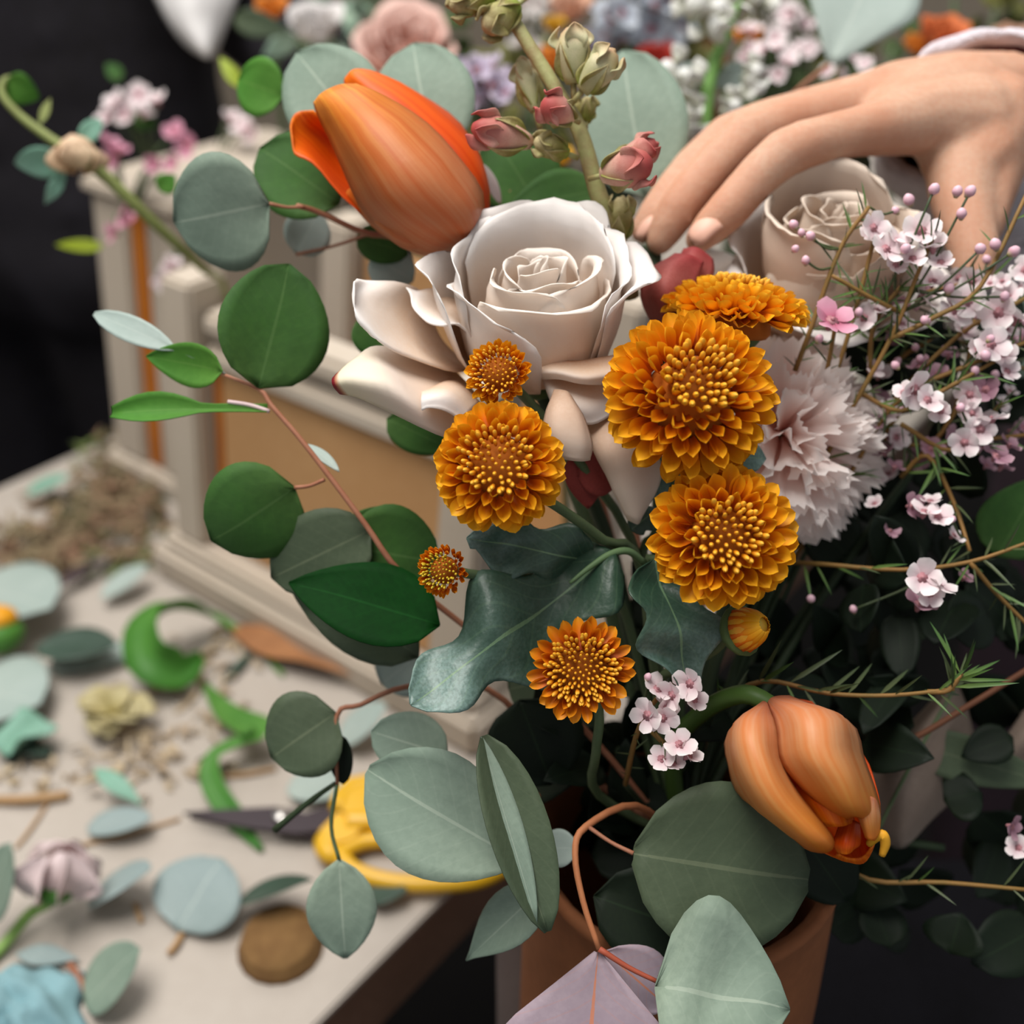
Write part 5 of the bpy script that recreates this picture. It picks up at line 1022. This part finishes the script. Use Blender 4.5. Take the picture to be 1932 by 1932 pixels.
# moss / chopped trimmings: nobody could count them
ms = mat('trimmings', '#7d7458', rough=.9, nz=.8, nscale=45, ncol='#7a5a48', rnd=.2)
def trimmings(label, regs, n, seed, m):
    rd = random.Random(seed); G = []
    for i in range(n):
        x0, x1, y0, y1 = rd.choice(regs); x, y = rd.uniform(x0, x1), rd.uniform(y0, y1); h = rd.uniform(.001, .012) if m is ms else .002
        b = T(x, y, h); an = rd.uniform(0, 6.28); L = rd.uniform(.006, .022)
        t_ = b+V((math.cos(an)*L, math.sin(an)*L, rd.uniform(-.004, .008)));  t_.z = max(t_.z, ZT+.001)
        G.append(leaf_geo(b, t_, rd.uniform(.002, .007), 'lance', rd.uniform(-60, 60), .3, .1, nu=3, nv=4, zh=UZ))
    a, b, c = join(*G); o = mk('trimmings', a, b, m, None, c); tag(o, label, 'trimmings', kind='stuff'); return o
trimmings('heap of brown and green chopped trimmings at the left of the lantern', [(60, 300, 930, 1060), (130, 310, 870, 1000), (0, 150, 990, 1080), (180, 330, 820, 930)], 1100, 3, ms)
trimmings('pale plant bits scattered over the table', [(0, 350, 1380, 1500), (230, 420, 1260, 1480), (300, 500, 1200, 1330)], 160, 5, mat('pale_bits', '#b5a488', rough=.9, nz=.8, nscale=55, ncol='#94806a'))
trimmings('green chopped trimmings in the heap beside the lantern', [(80, 300, 940, 1080), (150, 320, 830, 960)], 350, 6, mat('green_bits', '#5f6e3c', rough=.9, nz=.6, nscale=55, ncol='#7a8450'))
# ================================================================== curling stem at upper left with rosebud
cs = thing('wilting_stem', 'curling green stem with a peach bud in front of the black clothes', 'flower stem', P(380, 510, .60))
oliv = mat('olive_stem', '#7f8a4e', rough=.6, nz=.4, nscale=90, ncol='#6a6a3c')
tube('stem', [c0+E1*.04+E2*.06+UZ*.10, P(430, 570, .80), P(380, 505, .66), P(300, 430, .62), P(190, 325, .60), P(100, 265, .60), P(40, 220, .60), P(5, 180, .60), P(8, 152, .602), P(25, 145, .605)], [.002]*2+[.0024, .003, .0034, .0026, .0022, .002, .0016, .0012], oliv, cs, 9)
pleaf('leaf', (12, 152, .603, 75, 185, .61, 62), eub, cs, prof='ovate', roll=20, bend=.2)
pleaf('leaf', (120, 300, .60, 28, 308, .61, 62), mint, cs, prof='ovate', roll=-20)
pleaf('leaf', (125, 320, .60, 85, 385, .61, 26), mint, cs, prof='lance', bend=.3); pleaf('leaf', (150, 270, .60, 190, 225, .61, 36), mint, cs, prof='ovate', bend=.3)
pleaf('leaf', (75, 235, .60, 95, 185, .61, 16), oliv, cs, prof='lance'); pleaf('leaf', (300, 360, .598, 330, 330, .60, 40), eub, cs, prof='ovate')
peach = mat('peach_bud', [(0, '#c8b088'), (1, '#dcc4a8')], rough=.6, trans=.2, nz=.4, nscale=50, ncol='#c99a78')
for k in range(5):
    an = k*1.256; c = P(150, 300, .594); er = D(math.cos(an), 0, math.sin(an))
    g = leaf_geo(c-D(0, 1, 0)*.007+er*.005, c+D(-.2, 1, .3)*.007+er*.007, .017, 'oval', 0, .6, .5, zh=er); mk('bud_petal', g[0], g[1], peach, cs, g[2], thick=.0005)
ell('bud_base', P(152, 318, .594), D(-.2, 1, .2), .010, .018, peach, cs, 10, 6)
# pink waxflowers behind it, in the crate
def bsprig(label, base, items, key, seed, leaves=(), grp='blurred background sprigs', stemm=None):
    rd = random.Random(seed); t = thing('blossom_sprig', label, 'flower sprig', base, grp)
    for (x, y, d, r) in items:
        blossom(t, x, y, d, r, key, rd); c = P(x, y, d)
        tube('stem', [c-D(0, .3, 1)*S(r, d)*.3, c.lerp(base, .4)+V((0, 0, .01)), base], .0012, stemm or stemg, t, 5)
    for (x, y, d, x2, y2, w, m) in leaves: pleaf('leaf', (x, y, d, x2, y2, d, w), m, t, prof='ovate')
    return t
bsprig('pale pink blossom cluster in front of black clothes at upper left', P(290, 330, .9), [(215, 195, .84, 26), (240, 205, .84, 24), (262, 180, .84, 24), (295, 190, .84, 22), (235, 218, .84, 22), (270, 215, .85, 22), (200, 222, .84, 22)], 'w', 1, [(230, 150, .85, 200, 120, 30, eug), (240, 215, .86, 300, 240, 40, eug)])
bsprig('magenta blossom cluster beside the wilting stem', P(240, 420, .88), [(205, 270, .82, 24), (215, 295, .82, 24), (225, 285, .82, 20), (330, 250, .84, 22), (355, 275, .84, 26), (325, 310, .84, 18), (290, 310, .84, 18), (240, 420, .80, 22), (215, 440, .80, 22), (235, 400, .80, 16)], 'p', 2)
bsprig('tiny pale blossoms on top of the wooden crate', P(400, 330, 1.0), [(460, 240, .96, 24), (440, 225, .97, 22), (475, 255, .96, 20), (320, 510, .86, 20), (310, 530, .86, 22), (325, 495, .86, 18)], 'w', 3)
k = pleaf('leaf_tip', (195, 465, .75, 105, 462, .75, 24), mat('lime_leaf', '#8a9a24', rough=.5), prof='ovate'); tag(k, 'small lime green leaf tip left of the crate', 'leaf')
k = pleaf('leaf_tip', (455, 165, .7, 415, 108, .7, 28), MATS['lime_leaf'], prof='ovate'); tag(k, 'small lime yellow leaf tip below the white pointed cloth', 'leaf')
k = pleaf('leaf_tip', (440, 35, .85, 545, 60, .85, 50), eud, prof='ovate'); tag(k, 'dull green leaf behind the upper grey eucalyptus leaves', 'leaf')
# ================================================================== blurred flowers in the background
def broses(label, x, y, d, rpx, m, seed, tilt=(0, .7, 1), n=14):
    c = P(x, y, d); R = S(rpx, d); ax = D(*tilt); B_ = c-ax*R*.9; t = thing('rose', label, 'flower', B_, 'background flowers')
    e1_ = ax.orthogonal().normalized(); e2_ = ax.cross(e1_); k = R*100/3.2; rd = random.Random(seed)
    for i in range(n):
        f = i/(n-1); r = (.4+2.4*f)*k; h = (3.4-.9*f)*k
        cyl_petal(t, B_, ax, e1_, e2_, i*137.5, 140-30*f, [(.3*k, 0), (r*.8, h*.4), (r, h*.75), (r*(1.05+.25*f), h)], m, .18, .1, nu=9, nv=7, seed=i+seed)
    tube('stem', [B_, B_-V((0, 0, .1)), V((B_.x+.02, B_.y+.02, ZT))], .003, stemg, t); return t
pinkr = rosemat('bg_pink', '#c9866e', '#dca48e', '#e6c4b8'); orr = rosemat('bg_orange', '#b04a10', '#cc6a20', '#dd8a34'); whr = rosemat('bg_white', '#c0b4a8', '#d8d0c8', '#e2dedc')
redr = rosemat('bg_red', '#7a1410', '#9c2018', '#a83024'); yel = rosemat('bg_yellow', '#b07808', '#cc941a', '#d8a830'); pea = rosemat('bg_peach', '#b87a5c', '#cc9678', '#dcb298'); lil = rosemat('bg_lilac', '#8f84a0', '#b4a8c0', '#cfc4d4'); blw = rosemat('bg_bluewhite', '#8f98a8', '#b4bcc8', '#ccd2da'); cor = rosemat('bg_coral', '#b0462a', '#cc6038', '#d87a48')
broses('soft pink ruffled flower behind the top grey leaves', 765, 60, .85, 105, pinkr, 1, (0, .5, 1), 18)
broses('pale flower at the top edge left of the pink one', 590, 25, .88, 60, whr, 2); broses('orange flower peeking at the top edge above the dull leaf', 508, 5, .9, 34, orr, 3)
broses('pale peach flower at the top edge beside the budded stem', 1075, 0, .9, 46, pea, 4); broses('yellow flower small at the top edge', 1045, 38, .88, 24, yel, 5)
broses('dark red flower behind the grey leaf tip', 1240, 100, .85, 42, redr, 6); broses('rust orange flower hanging near the white spike', 1412, 62, .82, 30, orr, 7)
broses('coral orange tulip-like flower above the white cuff', 1785, 48, .8, 52, cor, 8); broses('orange flower left of the coral one above the cuff', 1735, 75, .82, 30, orr, 9)
broses('peach flower in the top right corner', 1915, 60, .85, 40, pea, 10); broses('orange flower behind the stem between two buds', 1050, 100, .75, 36, orr, 11)
broses('gold flower peeking between budded stem and green leaf', 1060, 290, .62, 24, yel, 12)
broses('lavender blue flower behind the budded stem', 1130, 70, .95, 40, lil, 13)
def cluster(label, x, y, d, rpx, key, n, seed, br=22):
    rd = random.Random(seed); its = []
    for i in range(n):
        a = rd.uniform(0, 6.28); r = rpx*math.sqrt(rd.random()); its.append((x+r*math.cos(a), y+r*math.sin(a)*.85, d+rd.uniform(-.03, .03), br*rd.uniform(.8, 1.2)))
    return bsprig(label, P(x, y+150, d+.05), its, key, seed)
WPM['b'] = waxpet(blw); WPM['l'] = waxpet(lil); WPM['h'] = waxpet(whr)
cluster('bluish white hydrangea cluster at the top edge', 1215, 28, .9, 85, 'b', 34, 21, 34); cluster('lilac blossom cluster behind the leaning tulip', 915, 165, .72, 55, 'l', 26, 22, 24)
cluster('pinkish white blossom sprig above the knuckles', 1455, 110, .72, 60, 'w', 14, 23, 20); cluster('pinkish blossom sprig between pale leaf and white spike', 1510, 60, .8, 50, 'w', 10, 24, 18)
cluster('pale blossom sprig near the coral flower', 1600, 150, .75, 60, 'w', 9, 25, 14); cluster('pale blossom bits above the pale leaf', 1450, 20, .85, 60, 'w', 9, 26, 18)
cluster('cream blossom bits at the top edge beside the bud', 1000, 40, .92, 60, 'h', 12, 27, 22)
# white flower spike
sw = thing('white_flower_spike', 'green stem with white bell flowers rising behind the hand', 'flower stem', P(1330, 300, .62))
frs = mat('fresh_spike', '#6d9a4c', rough=.5); whb = mat('white_bell', [(0, '#a8b080'), (.3, '#dcdcd0'), (1, '#e8e8e4')], rough=.5, trans=.2)
tube('stem', [P(1330, 420, .63), P(1330, 230, .62), P(1345, 130, .62), P(1375, 50, .62), P(1405, -30, .62)], [.004, .004, .0035, .003, .0025], frs, sw, 9)
for k, (x, y, x2, y2, w) in enumerate(((1325, 25, 1308, -5, 42), (1300, 40, 1318, -10, 46), (1362, 85, 1342, 35, 40), (1300, 190, 1290, 130, 40), (1325, 225, 1272, 205, 44), (1375, 180, 1440, 165, 36), (1360, 215, 1395, 195, 34), (1310, 240, 1290, 215, 36), (1350, 30, 1360, 5, 40), (1410, 0, 1440, -10, 34), (1270, 150, 1255, 120, 40), (1400, 150, 1435, 130, 34), (1280, 235, 1320, 250, 30))):
    A_ = P(x, y, .61); ax = P(x2, y2, .60)-A_; bl = ell('bell', A_, ax, S(w, .61)*.42, ax.length, whb, sw, 10, 6, lambda q: .3+.7*math.sin(math.pi*min(1, q*.85)))
    ORG[bl.name] = ORG[sw.name]
    for j in range(3):
        an = j*2.09; a1 = ax.normalized().orthogonal(); er = Matrix.Rotation(an, 3, ax.normalized()) @ a1
        g = leaf_geo(A_+ax*.5+er*.004, A_+ax*1.1+er*.009, .012, 'obov', 0, .5, .2, zh=er, nu=5, nv=6); mk('petal', g[0], g[1], whb, bl, g[2], thick=.0004)
for (x, y, x2, y2, w) in ((1330, 130, 1270, 160, 50), (1370, 120, 1430, 180, 56), (1345, 160, 1420, 130, 40)): pleaf('leaf', (x, y, .63, x2, y2, .63, w), eup, sw, prof='oval')
# background leafy stems on the table
bgl = mat('bg_leaf', [(0, '#55683c'), (1, '#44582f')], rough=.6, trans=.2, nz=.5, nscale=30, ncol='#3a4a28'); bgl2 = mat('bg_leaf_olive', [(0, '#76743e'), (1, '#5f6234')], rough=.6, trans=.2)
bgp = mat('bg_leaf_pale', [(0, '#93a690'), (1, '#86a08e')], rough=.6, trans=.15); bgb = mat('bg_leaf_brown', [(0, '#6d4f30'), (1, '#5a3c22')], rough=.7, trans=.15)
rd = random.Random(31)
BZ = [(610, 60, .95, bgp, 'mint', 'behind the dull green leaf at the top'), (690, 20, 1.0, bgp, 'mint', 'left of the soft pink flower'), (870, 110, .95, bgl, 'green', 'behind the lilac blossom'), (960, 100, 1.0, bgl2, 'olive', 'left of the budded stem'), (1150, 110, 1.02, bgl, 'green', 'behind the two upper buds'), (1270, 110, .98, bgb, 'brown', 'around the dark red flower'), (1430, 180, .85, bgl, 'green', 'just above the knuckles'), (1500, 40, .95, bgl, 'green', 'left of the pale top leaf'), (1560, 110, .9, bgl2, 'olive', 'under the pale top leaf'), (1650, 130, .85, bgl, 'green', 'above the back of the hand'), (1860, 45, .95, bgl2, 'lime', 'right of the coral flower'), (1920, 110, .95, bgl, 'green', 'behind the white cuff'), (1380, 110, .95, bgl2, 'olive', 'behind the white spike'), (1010, 200, .9, bgl2, 'brownish', 'behind the buds at mid stem'), (1250, 30, 1.05, bgl, 'green', 'beneath the bluish white cluster'), (800, 150, 1.0, bgl, 'green', 'beneath the soft pink flower')]
for k, (x, y, d, m, cn, wh) in enumerate(BZ):
    base = P(x, y, d); t = thing('foliage_bunch', 'blurred '+cn+' leafy stem '+wh, 'foliage', V((base.x, base.y+.02, ZT)), 'background leafy stems')
    for q_ in range(3):
        tp = base+D(rd.uniform(-1, 1), rd.uniform(-.3, 1), 0)*rd.uniform(.01, .04)
        tube('stem', [V((base.x, base.y+.02, ZT)), base.lerp(V((base.x, base.y, ZT)), .4)+V((rd.uniform(-.02, .02), 0, 0)), tp], .002, stemg, t, 5)
    for q_ in range(16):
        xx, yy, an, L = x+rd.gauss(0, 48), y+rd.gauss(20, 55), rd.uniform(0, 6.28), rd.uniform(35, 75)
        dd = d+rd.uniform(-.05, .05)
        pleaf('leaf', (xx, yy, dd, xx+math.cos(an)*L, yy+math.sin(an)*L, dd+rd.uniform(-.02, .02), rd.uniform(22, 48)), m, t, prof='ovate', roll=rd.uniform(-50, 50), nu=5, nv=7, seed=q_)
